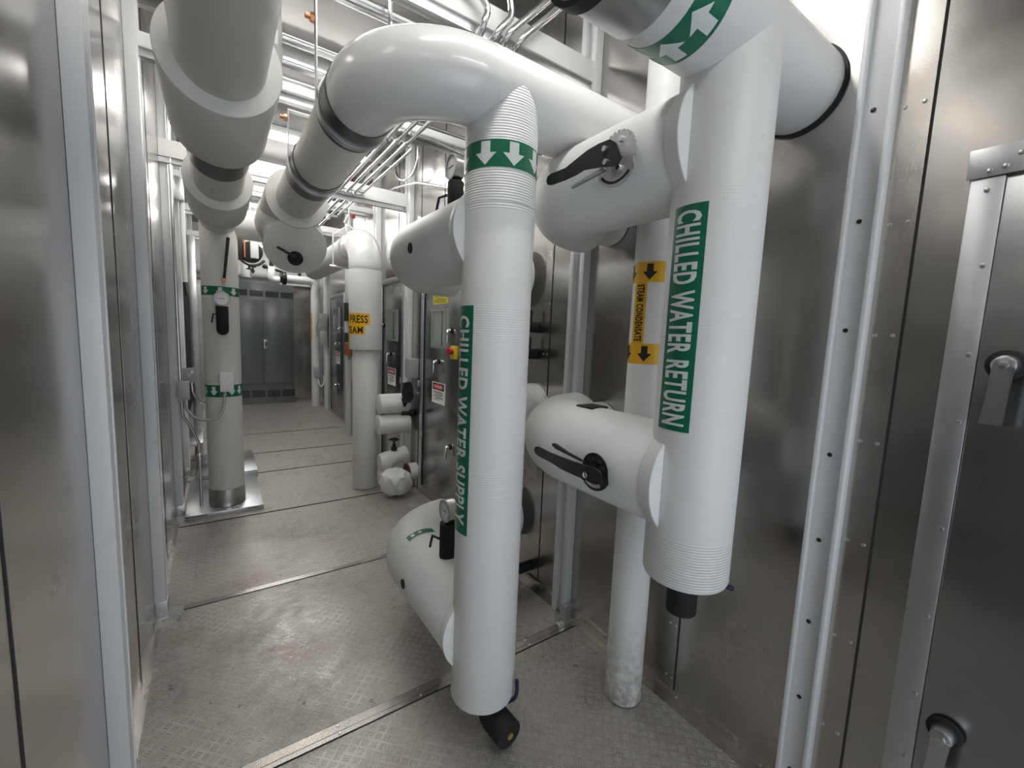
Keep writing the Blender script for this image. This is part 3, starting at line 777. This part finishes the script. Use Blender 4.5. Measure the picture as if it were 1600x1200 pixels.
# crumpled insulation wrap on the floor
def lump(c, s, seed, amp, sub=3):
    rnd = random.Random(seed); bm = new(); bmesh.ops.create_icosphere(bm, subdivisions=sub, radius=1)
    ph = [(rnd.uniform(1.2,4.2), Vector((rnd.uniform(-1,1), rnd.uniform(-1,1), rnd.uniform(-1,1))).normalized(), rnd.uniform(0,6)) for _ in range(9)]
    for v in bm.verts:
        n_ = v.co.normalized(); k = 1+sum(amp*abs(math.sin(f*n_.dot(d)*2+p)) for f, d, p in ph)-amp*4
        v.co = Vector((n_.x*s[0]*k, n_.y*s[1]*k, n_.z*s[2]*k))+Vector(c)
    zmin = min(v.co.z for v in bm.verts)
    for v in bm.verts: v.co.z -= zmin-.001
    return bm
tag(obj('insulation_wrap', lump((1.40,3.93,.1), (.135,.11,.12), 4, .085), M_WHITEP, ang=25), 'crumpled white insulation cover lying at the foot of the steam riser', 'insulation')
tag(obj('plastic_film', lump((1.50,3.42,.1), (.14,.14,.03), 9, .10), M_BAG, ang=15), 'crumpled clear plastic film on the floor behind the supply riser', 'plastic film')
# small dark tag hanging on the stub
t = thing('black_strap', 'black strapped fitting draped over the upper stub by the doors', 'strap', (1.50,4.06,.9))
bm = new(); prism(bm, [(1.50,.93),(1.56,.90),(1.60,.96),(1.585,1.06),(1.565,1.11),(1.50,1.10),(1.49,1.0)], lambda u, v, d: V(u, 4.05-d, v), 0, .05); obj('pad', bm, M_BLACK, t)
bm = new(); prism(bm, [(1.49,.94),(1.515,.86),(1.53,.86),(1.57,.93),(1.55,.94),(1.525,.90),(1.51,.95)], lambda u, v, d: V(u, 4.055-d, v), 0, .012); obj('strap_end', bm, M_BLACKM, t)
bm = new(); cyl(bm, (1.52,4.12,.78), (1.63,4.12,.78), .018, 14, .003); cyl(bm, (1.60,4.12,.78), (1.64,4.12,.78), .032, 14, .004)
tag(obj('petcock', bm, M_BLACKM), 'small black cock between the two white stubs by the steam riser', 'valve')

# ================================================================== DOORS
def sign_danger(parent, x, y0, y1, z0, z1):
    s = .0015; bm = new(); box(bm, x-s, x, y0, y1, z0, z1); sg = obj('warning_sign', bm, M_WLAB, parent)
    w_, h_ = y1-y0, z1-z0
    def f(u, v, d=0): return V(x-s-.0006-d, y1-u*w_, z0+v*h_)
    bm = new(); bm.faces.new([bm.verts.new(f(*p)) for p in ((.06,.64),(.94,.64),(.94,.96),(.06,.96))]); obj('header', bm, M_INK, sg)
    bm = new(); bm.faces.new([bm.verts.new(f(.5+.40*math.cos(2*PI*k/24), .80+.125*math.sin(2*PI*k/24), .0005)) for k in range(24)]); obj('oval', bm, M_REDT, sg)
    bm = text2d('DANGER', .60, .13, .02)
    for v in bm.verts: v.co = f(.20+v.co.x, .735+v.co.y, .001)
    obj('lettering', bm, M_LTEXT, sg)
    bm = new(); rows = [(.54,.12,.80),(.49,.12,.88),(.42,.25,.90),(.37,.12,.75),(.29,.12,.85),(.24,.30,.88),(.16,.12,.60)]
    for v, a, b2 in rows: bm.faces.new([bm.verts.new(f(*p)) for p in ((a,v),(b2,v),(b2,v+.028),(a,v+.028))])
    obj('small_print', bm, M_INK, sg)
def swing_door(n, x, y0, y1, z0, z1, win=None, sign=None, hinge_far=True, fr=.06):
    dn = thing('door_%d' % n, None, None, (x, (y0+y1)/2, z0), kind='structure')
    b = new(); box(b, x-.016, x, y0, y1, z0, z1, .003); obj('leaf', b, M_DOOR, dn)
    b = new(); box(b, x-.026, x, y1, y1+fr, z0-.04, z1+fr, .003); box(b, x-.026, x, y0-fr, y0, z0-.04, z1+fr, .003); box(b, x-.026, x, y0, y1, z1, z1+fr, .003); obj('door_frame', b, M_FRAME, dn)
    b = new(); box(b, x-.020, x-.001, y1-.008, y1, z0, z1); obj('gasket', b, M_SEAL, dn)
    if win:
        a, c, d, e = win; g = .022
        b = new(); box(b, x-.030, x-.012, a-g, a, d-g, e+g); box(b, x-.030, x-.012, c, c+g, d-g, e+g); box(b, x-.030, x-.012, a, c, e, e+g); box(b, x-.030, x-.012, a, c, d-g, d); wf = obj('window_frame', b, M_FRAME, dn)
        b = new(); box(b, x-.0175, x-.0165, a, c, d, e); obj('room_beyond', b, M_ROOM, wf)
        b = new(); box(b, x-.0255, x-.0235, a, c, d, e); obj('pane', b, M_GLASS, wf)
        b = new(); box(b, x-.0232, x-.018, a+(c-a)*.30, a+(c-a)*.34, d, e); obj('inner_edge', b, M_VENT, wf)
    if sign: sign_danger(dn, x-.016, *sign)
    return dn
def latch(parent, x, y, z, d=.06, down=True):
    """lever handle on a round rose"""
    bm = new(); cyl(bm, (x,y,z), (x-.012,y,z), .024, 24, .003); rs = obj('handle', bm, M_BLACKM, parent)
    bm = new(); cyl(bm, (x-.012,y,z), (x-.045,y,z), .015, 20, .004)
    sweep(bm, [(x-.040,y,z),(x-.048,y-.005,z-.03),(x-.050,y-.008,z-.10)], [.015,.012,.010], 14, True, .004); obj('lever', bm, M_CHROME, rs)
def hinge(parent, x, y, z):
    bm = new(); box(bm, x-.024, x-.0, y-.03, y+.035, z-.03, z+.03, .003); cyl(bm, (x-.03,y,z-.032), (x-.03,y,z+.032), .010, 14, .002); obj('hinge', bm, M_STEEL, parent)
# near stainless door
dA = swing_door(2, XR, 2.95, 3.86, .10, 2.28, (3.365,3.645,1.487,1.79), (3.375,3.648,.967,1.158))
hinge(dA, XR, 3.885, 1.955); hinge(dA, XR, 3.885, .60); hinge(dA, XR, 3.95, 1.10)
latch(dA, XR-.016, 3.53, 1.345); latch(dA, XR-.016, 3.27, 1.625); latch(dA, XR-.016, 3.25, .63)
bm = new(); box(bm, XR-.018, XR-.016, 3.36, 3.66, 1.855, 1.955); cs = obj('caution_sign', bm, mat('yellow sign face', (.72,.64,.06), .4), dA)
bm = text2d('CAUTION', .20, .030, .02)
for v in bm.verts: v.co = V(XR-.0187, 3.635-v.co.x, 1.915+v.co.y)
obj('lettering', bm, M_INK, cs)
bm = new()
for k, (a, b2) in enumerate(((.02,.28),(.02,.26),(.02,.28),(.06,.22))): box(bm, XR-.0189, XR-.0182, 3.66-b2, 3.66-a, 1.868+k*.011, 1.872+k*.011)
obj('small_print', bm, M_INK, cs)
# second door
dB = swing_door(3, XR, 4.45, 5.10, .10, 2.13, (4.60,4.925,1.515,1.815), (4.63,4.895,.99,1.185))
hinge(dB, XR, 4.44, 1.97); hinge(dB, XR, 4.44, 1.08); latch(dB, XR-.016, 4.80, 1.345); latch(dB, XR-.016, 5.04, 1.665)
# third, beyond the step
dC = swing_door(4, XR2, 7.62, 8.66, .06, 2.15, (7.95,8.35,1.55,1.95), (7.9,8.2,.98,1.20))
latch(dC, XR2-.016, 8.05, 1.35); latch(dC, XR2-.016, 8.10, .60); latch(dC, XR2-.016, 7.8, 1.62)
# near right door at the picture edge
dn = thing('door_1', None, None, (XR, -.1, 0), kind='structure')
b = new(); box(b, XR-.010, XR, -.85, .232, .05, 2.045, .002); obj('leaf', b, M_DOOR, dn)
b = new(); box(b, XR-.016, XR, .233, .295, .02, 2.05, .002); box(b, XR-.016, XR, -.95, -.86, .02, 2.05, .002)
fr = obj('door_frame', b, M_FRAME, dn)
screws(fr, [(XR-.016, .248, z) for z in (.42,.62,.86,1.12,1.42,1.60,1.83)]+[(XR-.016, .262, 2.02)], .006)
b = new(); box(b, XR-.021, XR-.016, .205, .303, 2.052, 2.125, .002); box(b, XR-.021, XR-.016, -.95, .2049, 2.085, 2.125, .002); hp = obj('head_trim', b, M_FRAME, dn)
screws(hp, [(XR-.021, .235, 2.07), (XR-.021, .262, 2.065), (XR-.021, .212, 2.095)], .006)
def big_handle(z):
    y = .180
    bm = new(); cyl(bm, (XR-.010,y,z), (XR-.022,y,z), .038, 36, .004); rs = obj('handle', bm, M_BLACK, dn)
    bm = new(); cyl(bm, (XR-.02,y,z), (XR-.060,y,z), .026, 32, .005, .023); obj('boss', bm, M_GALV, rs)
    bm = new(); cyl(bm, (XR-.060,y,z), (XR-.066,y,z), .011, 6, .001); obj('bolt', bm, M_STEEL, rs)
    bm = new()
    prism(bm, [(y+.019,z-.004),(y+.020,z-.06),(y+.026,z-.150),(y-.014,z-.150),(y-.016,z-.06),(y-.020,z-.004)], X(XR-.050), 0, .013); obj('lever', bm, M_GALV, rs)
big_handle(1.578); big_handle(.558)

# disconnect switch and boxes on the door wall
t = thing('disconnect_switch', 'small yellow switch with red knob on the near stainless door', 'switch', (XR-.016,3.19,1.45))
bm = new(); box(bm, XR-.05, XR-.0165, 3.155,3.225,1.39,1.50,.004); obj('plate', bm, M_YEL, t)
bm = new(); cyl(bm, (XR-.05,3.19,1.455), (XR-.085,3.19,1.455), .027, 20, .005); obox(bm, (XR-.09,3.19,1.455), .008, .010, .026, None, .003); obj('knob', bm, M_RED, t)
def ebox(c, s, label, m_=M_BOXG, name='junction_box', cat='junction box', lid=None):
    t = thing(name, label, cat, (c[0], c[1], c[2]-s[2]))
    bm = new(); obox(bm, c, s[0], s[1], s[2], None, .004); obj('body', bm, m_, t)
    if lid == '-Y':
        bm = new(); box(bm, c[0]-s[0]-.003, c[0]+s[0]+.003, c[1]-s[1]-.006, c[1]-s[1]-.0002, c[2]-s[2]-.003, c[2]+s[2]+.003, .002); lo = obj('cover', bm, m_, t)
        screws(lo, [(c[0]+a*s[0]*.8, c[1]-s[1]-.006, c[2]+b2*s[2]*.8) for a in (-1,1) for b2 in (-1,1)], .004, 'Y', -1)
    if lid == '-X':
        bm = new(); box(bm, c[0]-s[0]-.006, c[0]-s[0]-.0002, c[1]-s[1]-.003, c[1]+s[1]+.003, c[2]-s[2]-.003, c[2]+s[2]+.003, .002); obj('cover', bm, m_, t)
    return t
ebox((XR-.045,4.08,1.24), (.044,.055,.095), 'grey electrical box on the wall between the two stainless doors', lid='-X')
ebox((-.222,4.255,1.065), (.034,.05,.070), 'grey junction box on the third left post with two cables below', lid='-Y')
ebox((-.195,4.48,1.165), (.042,.03,.058), 'light grey square box with round knockout behind the junction box', lid='-Y')
ebox((LX+.020,LY-.175,1.130), (.044,.038,.075), 'white plastic sensor box strapped on the left riser', M_WHITEP, 'sensor_box', 'sensor box', '-Y')
ebox((1.66,9.36,.72), (.055,.05,.11), 'small grey box on the far slim pipe low down', lid='-Y')
ebox((XR2-.10,8.92,1.74), (.06,.07,.14), 'upper grey electrical box on the far post', lid='-Y')
ebox((XR2-.10,8.92,1.42), (.055,.07,.13), 'lower grey electrical box on the far post', lid='-Y')
ebox((XR-.05,6.55,1.85), (.05,.06,.13), 'upper dark switch box half hidden by the steam riser', M_VENT, lid='-X')
ebox((XR-.05,6.55,1.40), (.05,.06,.15), 'lower dark switch box half hidden by the steam riser', M_VENT, lid='-X')
ebox((XR-.055,6.1,1.06), (.05,.06,.16), 'grey disconnect box low on the wall behind the steam riser', lid='-X')
bm = new(); cyl(bm, (XR-.12,6.2,1.24), (XR-.12,6.2,1.42), .07, 20, .02)
tag(obj('brown_fitting', bm, M_ORANGE), 'brown wrapped fitting peeking out left of the steam riser', 'fitting')

# ================================================================== CONDUITS
def conduit(pts, r, label, rad=.08, group=None, m_=M_COND, flex=False, name='conduit', n=14):
    P = route(pts, rad, 8) if not flex else spline(pts, 14)
    bm = new()
    if flex:
        Q = []; RR_ = []
        for i, p in enumerate(P): Q.append(p); RR_.append(r*(1.0 if i % 2 or m_ is M_COND else .86))
        sweep(bm, Q, RR_, n)
    else: sweep(bm, P, r, n)
    return tag(obj(name, bm, m_), label, 'conduit', group)
G1 = 'parallel conduits clamped under the cross beams on the right'
for i, x in enumerate((.955,1.02,1.085)):
    conduit([(x,1.78,2.845),(x,2.4,2.845),(x,8.2,2.845)], .013, ('left','middle','right')[i]+'most of three parallel conduits running down the corridor overhead', .12, G1)
conduit([(1.16,3.0,2.86),(1.16,5.2,2.86)], .010, 'short thin conduit right of the three parallel ones')
conduit([(.955,1.80,2.845),(.94,1.69,2.84),(.935,1.655,2.86),(.948,1.65,2.91),(.925,1.65,2.945),(.88,1.65,2.97),(.80,1.65,2.985)], .0145, 'left of two conduits curling up over the nearest beam', flex=True, m_=M_COND)
conduit([(1.02,1.80,2.845),(1.00,1.69,2.84),(1.015,1.655,2.87),(1.060,1.65,2.93),(1.062,1.65,2.98),(1.045,1.65,3.03),(1.0,1.65,3.08)], .0145, 'right of two conduits curling up over the nearest beam', flex=True, m_=M_COND)
conduit([(1.085,1.80,2.845),(1.05,1.66,2.862),(1.30,1.64,3.13),(1.55,1.62,3.40)], .0145, 'left of two straight conduits rising across the right bay ceiling', .04)
conduit([(1.15,1.80,2.845),(1.11,1.66,2.862),(1.36,1.64,3.12),(1.60,1.62,3.37)], .0145, 'right of two straight conduits rising across the right bay ceiling', .04)
# cross conduits between the overhead pipes
for y, z, r, l in ((2.06,2.74,.016,'upper cross conduit running behind the supply elbow'), (2.10,2.67,.016,'lower cross conduit running behind the supply elbow'), (2.80,2.945,.012,'thin cross conduit clipped on the second beam'), (1.86,2.86,.026,'thick grey cross conduit right behind the first strap hanger')):
    conduit([(.22,y,z),(1.60,y,z)], r, l)
bm = new(); box(bm, .195,.235,1.72,1.76,2.42,3.4); 
sl = thing('strut_drop', 'dark slotted steel strut hanging beside the left overhead pipe', 'strut', (.215,1.74,2.5))
bm.free(); bm = new(); box(bm, .190,.231,1.90,1.94,2.55,H,.002); obj('channel', bm, M_BOXG, sl)
for k in range(6):
    bm = new(); box(bm, .203,.218,1.898,1.8995,2.62+k*.1,2.67+k*.1,.0003); obj('slot', bm, M_WHITEP, sl)
for z in (2.74,2.67):
    bm = new(); box(bm, .225,.25,2.03,2.10,z-.022,z+.022,.002); obj('pipe_clamp', bm, M_GALV, sl)
# left wall flexible conduit and rigid drops
conduit([(-.225,4.235,.995),(-.215,4.23,.93),(-.16,4.2,.85),(-.07,4.18,.825),(.0,4.18,.85),(.035,4.195,.93),(.048,4.21,1.055)], .012, 'flexible metal conduit looping from the junction box to the riser', m_=M_BOXG, flex=True)
conduit([(-.24,4.255,.995),(-.24,4.26,.86),(-.20,4.28,.78),(-.145,4.3,.62),(-.142,4.3,.50),(-.142,4.3,.05)], .011, 'rigid conduit bending down from the junction box to the floor plate', .09)
bm = new(); cyl(bm, (-.142,4.3,.47), (-.142,4.3,.53), .018, 12, .003); tag(obj('conduit_coupling', bm, M_COND), 'small shiny coupling on the rigid conduit by the left riser', 'coupling')
conduit([(-.180,4.46,1.10),(-.175,4.45,1.02),(-.13,4.5,.93),(-.06,4.62,.88)], .010, 'short curved conduit going behind the left riser', m_=M_COND, flex=False, rad=.05)
conduit([(-.246,4.29,1.14),(-.246,4.29,3.3)], .011, 'vertical conduit rising from the junction box on the left post')
bm = new(); cyl(bm, (-.20,4.42,1.165), (-.17,4.40,1.20), .012, 12); tag(obj('box_connector', bm, M_WHITEP), 'white round connector on the light grey square box', 'connector')
# white conduit pair on the 4th post
conduit([(-.235,5.40,2.0),(-.235,5.40,3.3)], .022, 'white vertical duct beside the left overhead sleeve', m_=M_POST)
ebox((-.255,5.35,2.86), (.04,.05,.10), 'galvanised box high on the left wall by the overhead sleeve', M_GALV)
# far wall conduits
conduit([(XR2-.05,9.2,1.9),(XR2-.05,9.2,3.3)], .014, 'left far conduit beside the far post'); conduit([(XR2-.05,9.32,.1),(XR2-.05,9.32,3.2)], .014, 'far wall conduit running to the floor')
conduit([(1.68,9.34,.61),(1.69,9.30,.5),(1.73,9.28,.43),(1.77,9.26,.50),(1.775,9.25,.65)], .013, 'curled cable below the small box on the far pipe', m_=M_WHITEP, flex=True)
conduit([(XR2-.11,8.85,1.88),(XR2-.17,8.86,1.80),(XR2-.21,8.88,1.60),(XR2-.20,8.88,1.42)], .010, 'curved cable beside the far electrical boxes', flex=True)
# conduit loops on the right wall
conduit([(1.55,4.50,3.33),(1.55,4.42,3.16),(1.55,4.20,3.06),(1.55,3.98,3.06),(1.55,3.88,3.14),(1.55,3.87,3.30)], .014, 'U shaped flexible conduit loop high on the right wall', flex=True)
conduit([(1.40,4.95,2.99),(1.55,4.5,3.06),(1.56,3.9,2.96),(1.58,3.2,2.74),(1.60,2.7,2.70)], .012, 'sagging conduit along the upper right wall', flex=False, rad=.3)
conduit([(.95,2.84,2.885),(1.25,2.84,2.885),(1.62,2.84,2.83)], .013, 'conduit under the second beam bending to the wall', .2)
# strut pieces clamping the conduits
for i, y in enumerate((1.78,2.92,4.22,5.34,6.6)):
    t = thing('conduit_clamp', ('nearest','second','third','fourth','farthest')[i]+' strut clamp row holding the parallel conduits', 'clamp', (1.02,y,2.86), 'clamp rows on the parallel conduits')
    for x in (.955,1.02,1.085):
        bm = new(); box(bm, x-.020,x+.020,y-.012,y+.012,2.828,2.872,.002); obj('clamp', bm, M_COND, t)
    bm = new(); box(bm, .88,1.18,y-.02,y+.02,2.862,2.885,.002); obj('strut_bar', bm, M_GALV, t)

# ================================================================== HANGERS
def strap_hanger(y, label, hh, hb, zt=H):
    t = thing('strap_hanger', label, 'hanger', (HX, y, HZ))
    bm = new()
    for s in (-1, 1):
        box(bm, HX+s*(HR+.010)-.003, HX+s*(HR+.010)+.003, y-.016, y+.016, HZ, HZ+hh, .001)
    ring(bm, (HX,HZ), 'Y', HR+.0065, HR+.013, y-.016, y+.016); box(bm, HX-HR-.013, HX+HR+.013, y-.016, y+.016, HZ+hh-.006, HZ+hh); obj('yoke', bm, M_GALV, t)
    bm = new(); cyl(bm, (HX,y,HZ+hh), (HX,y,zt), .006, 12); obj('rod', bm, M_GALV, t)
    bm = new(); cyl(bm, (HX-HR-.045,y,HZ+hb), (HX-HR-.004,y,HZ+hb), .009, 12); cyl(bm, (HX-HR-.028,y,HZ+hb), (HX-HR-.014,y,HZ+hb), .016, 6); obj('cross_bolt', bm, M_COPPER, t)
strap_hanger(1.80, 'flat steel strap hanger beside the glossy supply elbow', .66, .27); strap_hanger(2.53, 'flat steel strap hanger at the second metal saddle', .245, .205)
# trapeze rod by the steam elbow
t = thing('rod_hanger', 'thin steel rod hanger with yoke holding the steam run behind its elbow', 'hanger', (TX,4.98,2.45))
bm = new(); cyl(bm, (TX,4.98,2.72), (TX,4.98,3.2), .007, 10); obj('rod', bm, M_GALV, t)
bm = new()
for s in (-1,1): sweep(bm, [(TX,4.98,2.72),(TX+s*.165,4.98,2.60),(TX+s*.165,4.98,2.28)], .008, 8)
obj('yoke', bm, M_BEAM, t)
bm = new(); cyl(bm, (TX-.20,4.98,2.27), (TX+.18,4.98,2.27), .014, 12, .003); obj('roller', bm, M_CHROME, t)
bm = new(); box(bm, .60,.74,2.35,2.47,H-.06,H-.045,.002); 
t = thing('beam_bracket', 'galvanised bracket plate with hex bolt at the ceiling above the elbow', 'bracket', (.67,2.4,3.3)); obj('plate', bm, M_GALV, t)
bm = new(); cyl(bm, (.67,2.40,H-.06), (.67,2.40,H-.072), .028, 24, .002); cyl(bm, (.67,2.40,H-.072), (.67,2.40,H-.09), .017, 6); cyl(bm, (.67,2.40,H-.09), (.67,2.40,H-.12), .009, 12); obj('bolt', bm, M_STEEL, t)
bm = new(); cyl(bm, (1.52,6.0,3.05), (1.52,6.0,H), .03, 16, .004); tag(obj('red_sprinkler_pipe', bm, M_RED), 'short red pipe glimpsed above the bright far beam', 'pipe')
bm = new(); cyl(bm, (1.40,5.9,2.95), (1.60,5.5,H), .02, 8); tag(obj('brace', bm, M_BEAM), 'white diagonal brace near the red pipe', 'brace')

# ================================================================== LEFT SIDE: plates, louvre
t = thing('base_plate', 'folded sheet metal plate under the left riser', 'plate', (0,4.2,0))
bm = new(); box(bm, -.25,.303,4.19,5.16,0,.042,.002); obj('tray', bm, M_GALV, t)
bm = new(); box(bm, -.245,-.10,4.187,4.19,.028,.034); box(bm, .18,.26,4.187,4.19,.026,.032); obj('edge_slot', bm, M_DARK, t)
bm = new(); box(bm, -.20,.325,5.162,6.05,0,.075,.002); tag(obj('base_plate', bm, M_GALV), 'raised sheet metal plate behind the left riser', 'plate')
lv = thing('intake_louvre', 'tall dark louvre set in the left wall behind the left riser', 'louvre', (XL,7,.4))
bm = new(); box(bm, XL-.055,XL-.04,5.76,8.59,.36,2.74); obj('backing', bm, M_DARK, lv)
bm = new()
for k in range(22): box(bm, XL-.038,XL-.004,5.80+k*.125,5.83+k*.125,.42,2.70)
obj('slats', bm, M_VENT, lv)
bm = new(); box(bm, XL-.04,XL+.012,5.76,5.80,.36,2.74); box(bm, XL-.04,XL+.012,8.55,8.59,.36,2.74); box(bm, XL-.04,XL+.012,5.80,8.55,.36,.40); box(bm, XL-.04,XL+.012,5.80,8.55,2.70,2.74); obj('surround', bm, M_GALV, lv)
for i, (z0, z1) in enumerate(((2.75,2.20),(2.30,1.95))):
    bm = new(); sweep(bm, [(XL+.032,5.6,z0),(XL+.034,6.9,z1)], .026, 4); tag(obj('angle_brace', bm, M_BOXG), ('upper','lower')[i]+' sloping steel brace beside the left louvre', 'brace')
bm = new(); box(bm, -.25,-.17,6.3,6.36,0,2.6,.003); tag(obj('channel_post', bm, M_GALV), 'galvanised channel post left behind the left riser', 'post')
bm = new(); box(bm, XL,-.15,5.6,6.4,.28,.32,.002); tag(obj('low_strut', bm, M_GALV), 'low horizontal strut on the left wall behind the riser', 'strut')

# ================================================================== FAR END
cb = thing('steel_cabinet', 'dark grey double door steel cabinet at the end of the corridor', 'cabinet', (.79,10.3,0))
bm = new(); box(bm, .22,1.36,10.12,10.58,.0,2.46,.004); obj('body', bm, M_CAB, cb)
for i, (a, b2) in enumerate(((.29,.786),(.794,1.29))):
    bm = new(); box(bm, a,b2,10.10,10.1195,.42,2.12,.003); d = obj('door', bm, M_CAB, cb)
    if i == 1:
        bm = new(); box(bm, .80,.86,10.090,10.0995,1.14,1.33,.002); hd = obj('handle', bm, M_STEEL, d)
        bm = new(); box(bm, .82,.84,10.075,10.0895,1.19,1.28,.002); obj('keyhole_lever', bm, M_BLACKM, hd)
for z0, z1 in ((2.19,2.31),(.14,.29)):
    for k in range(4):
        bm = new(); a = .30+k*.275
        for q in range(6): box(bm, a,a+.235,10.112,10.1195,z0+q*(z1-z0)/6,z0+(q+.6)*(z1-z0)/6)
        obj('vent', bm, M_VENT, cb)
fp = thing('far_pipe', 'slim white pipe standing at the far end right of the cabinet', 'pipe', (1.66,9.45,0))
bm = new(); sweep(bm, route([(1.66,9.45,.003),(1.66,9.45,2.52),(1.15,9.45,2.52)], .11, 10), .080, 36, True, .004); obj('pipe_jacket', bm, M_JACK, fp)
bm = new(); patch(bm, wrap('Z', (1.66,9.45), .082), R(150), R(215), 1.36, 1.90, 8, 1); obj('pipe_label', bm, M_YLAB, fp)
t = thing('far_valve', 'black round valve body on the far horizontal pipe', 'valve', (1.12,9.45,2.5))
bm = new(); cyl(bm, (1.08,9.45,2.53), (1.15,9.45,2.53), .125, 12, .01); cyl(bm, (1.04,9.45,2.53), (1.08,9.45,2.53), .09, 20, .005); obj('body', bm, M_BLACKM, t)
bm = new(); sweep(bm, route([(1.04,9.45,2.48),(.90,9.45,2.48),(.90,9.45,2.72)], .07, 8), .075, 32, True, .004); tag(obj('far_elbow', bm, M_JACK), 'small white elbow left of the far black valve', 'pipe')
t = thing('far_strainer', 'black cast strainer with small valves above the far elbow', 'valve', (.9,9.4,2.7))
bm = new(); cyl(bm, (.90,9.42,2.62), (.90,9.42,2.86), .035, 14, .005); cyl(bm, (.80,9.42,2.70), (1.08,9.42,2.64), .022, 12, .003); bmesh.ops.create_icosphere(bm, subdivisions=2, radius=.045, matrix=Matrix.Translation((.79,9.42,2.71))); obj('body', bm, M_BLACKM, t)
bm = new(); torus(bm, (.90,9.42,2.87), .05, .008); cyl(bm, (.90,9.42,2.84),(.90,9.42,2.88),.008,8); obj('handwheel', bm, M_BLACKM, t)
for i, (x, z) in enumerate(((1.38,2.64),(.60,2.62))):
    t = thing('far_cock', ('small black handwheel valve on the far horizontal pipe','small black handwheel valve under the grey actuator')[i], 'valve', (x,9.43,z))
    bm = new(); cyl(bm, (x,9.43,z-.06),(x,9.43,z+.06),.016,10,.002); cyl(bm, (x,9.43,z-.03),(x,9.43,z+.0),.035,10,.003); obj('stem', bm, M_BLACKM, t)
    bm = new(); torus(bm, (x,9.43,z+.06), .045, .008); obox(bm, (x,9.43,z+.06), .044,.005,.004); obj('handwheel', bm, M_BLACKM, t)
bm = new(); box(bm, 1.52,1.60,9.38,9.46,2.60,2.70,.006); tag(obj('switch_box', bm, M_BLACKM), 'small black box at the top of the far slim pipe', 'box')
bm = new(); cyl(bm, (XL,10.24,2.66),(1.05,10.24,2.66),.105,32,.005); tag(obj('upper_far_pipe', bm, M_JACK), 'white horizontal pipe above the dark grey cabinet', 'pipe')
bm = new(); cyl(bm, (.50,9.5,2.48),(.50,9.5,H),.085,32,.006); tag(obj('hanging_pipe_end', bm, M_WHITEP), 'short white hanging pipe end left above the cabinet', 'pipe')
t = thing('valve_actuator', 'large black valve with pale actuator box hanging left of the strainer', 'actuator', (.42,6.5,2.3))
bm = new(); cyl(bm, (.40,6.5,2.53),(.40,6.62,2.53),.13,28,.006); box(bm, .245,.31,6.45,6.6,2.42,2.68,.006); obj('body', bm, M_BLACKM, t)
bm = new(); cyl(bm, (.40,6.56,2.65),(.40,6.56,H),.012,10); obj('support_rod', bm, M_GALV, t)
bm = new(); box(bm, .385,.475,6.40,6.49,2.44,2.68,.010); obj('motor_housing', bm, M_WHITEP, t)
bm = new(); box(bm, .315,.335,6.43,6.49,2.44,2.66,.004); obj('side_cover', bm, M_COPPER, t)
bm = new(); sweep(bm, spline([(.27,6.48,2.44),(.31,6.46,2.39),(.38,6.45,2.355),(.47,6.45,2.37),(.54,6.48,2.43)]), .016, 10); obj('cable', bm, M_BLACKM, t)
bm = new(); cyl(bm, (.37,6.47,2.30),(.37,6.47,2.36),.012,10); torus(bm, (.37,6.47,2.31), .028,.006); obj('handwheel', bm, M_BLACKM, t)
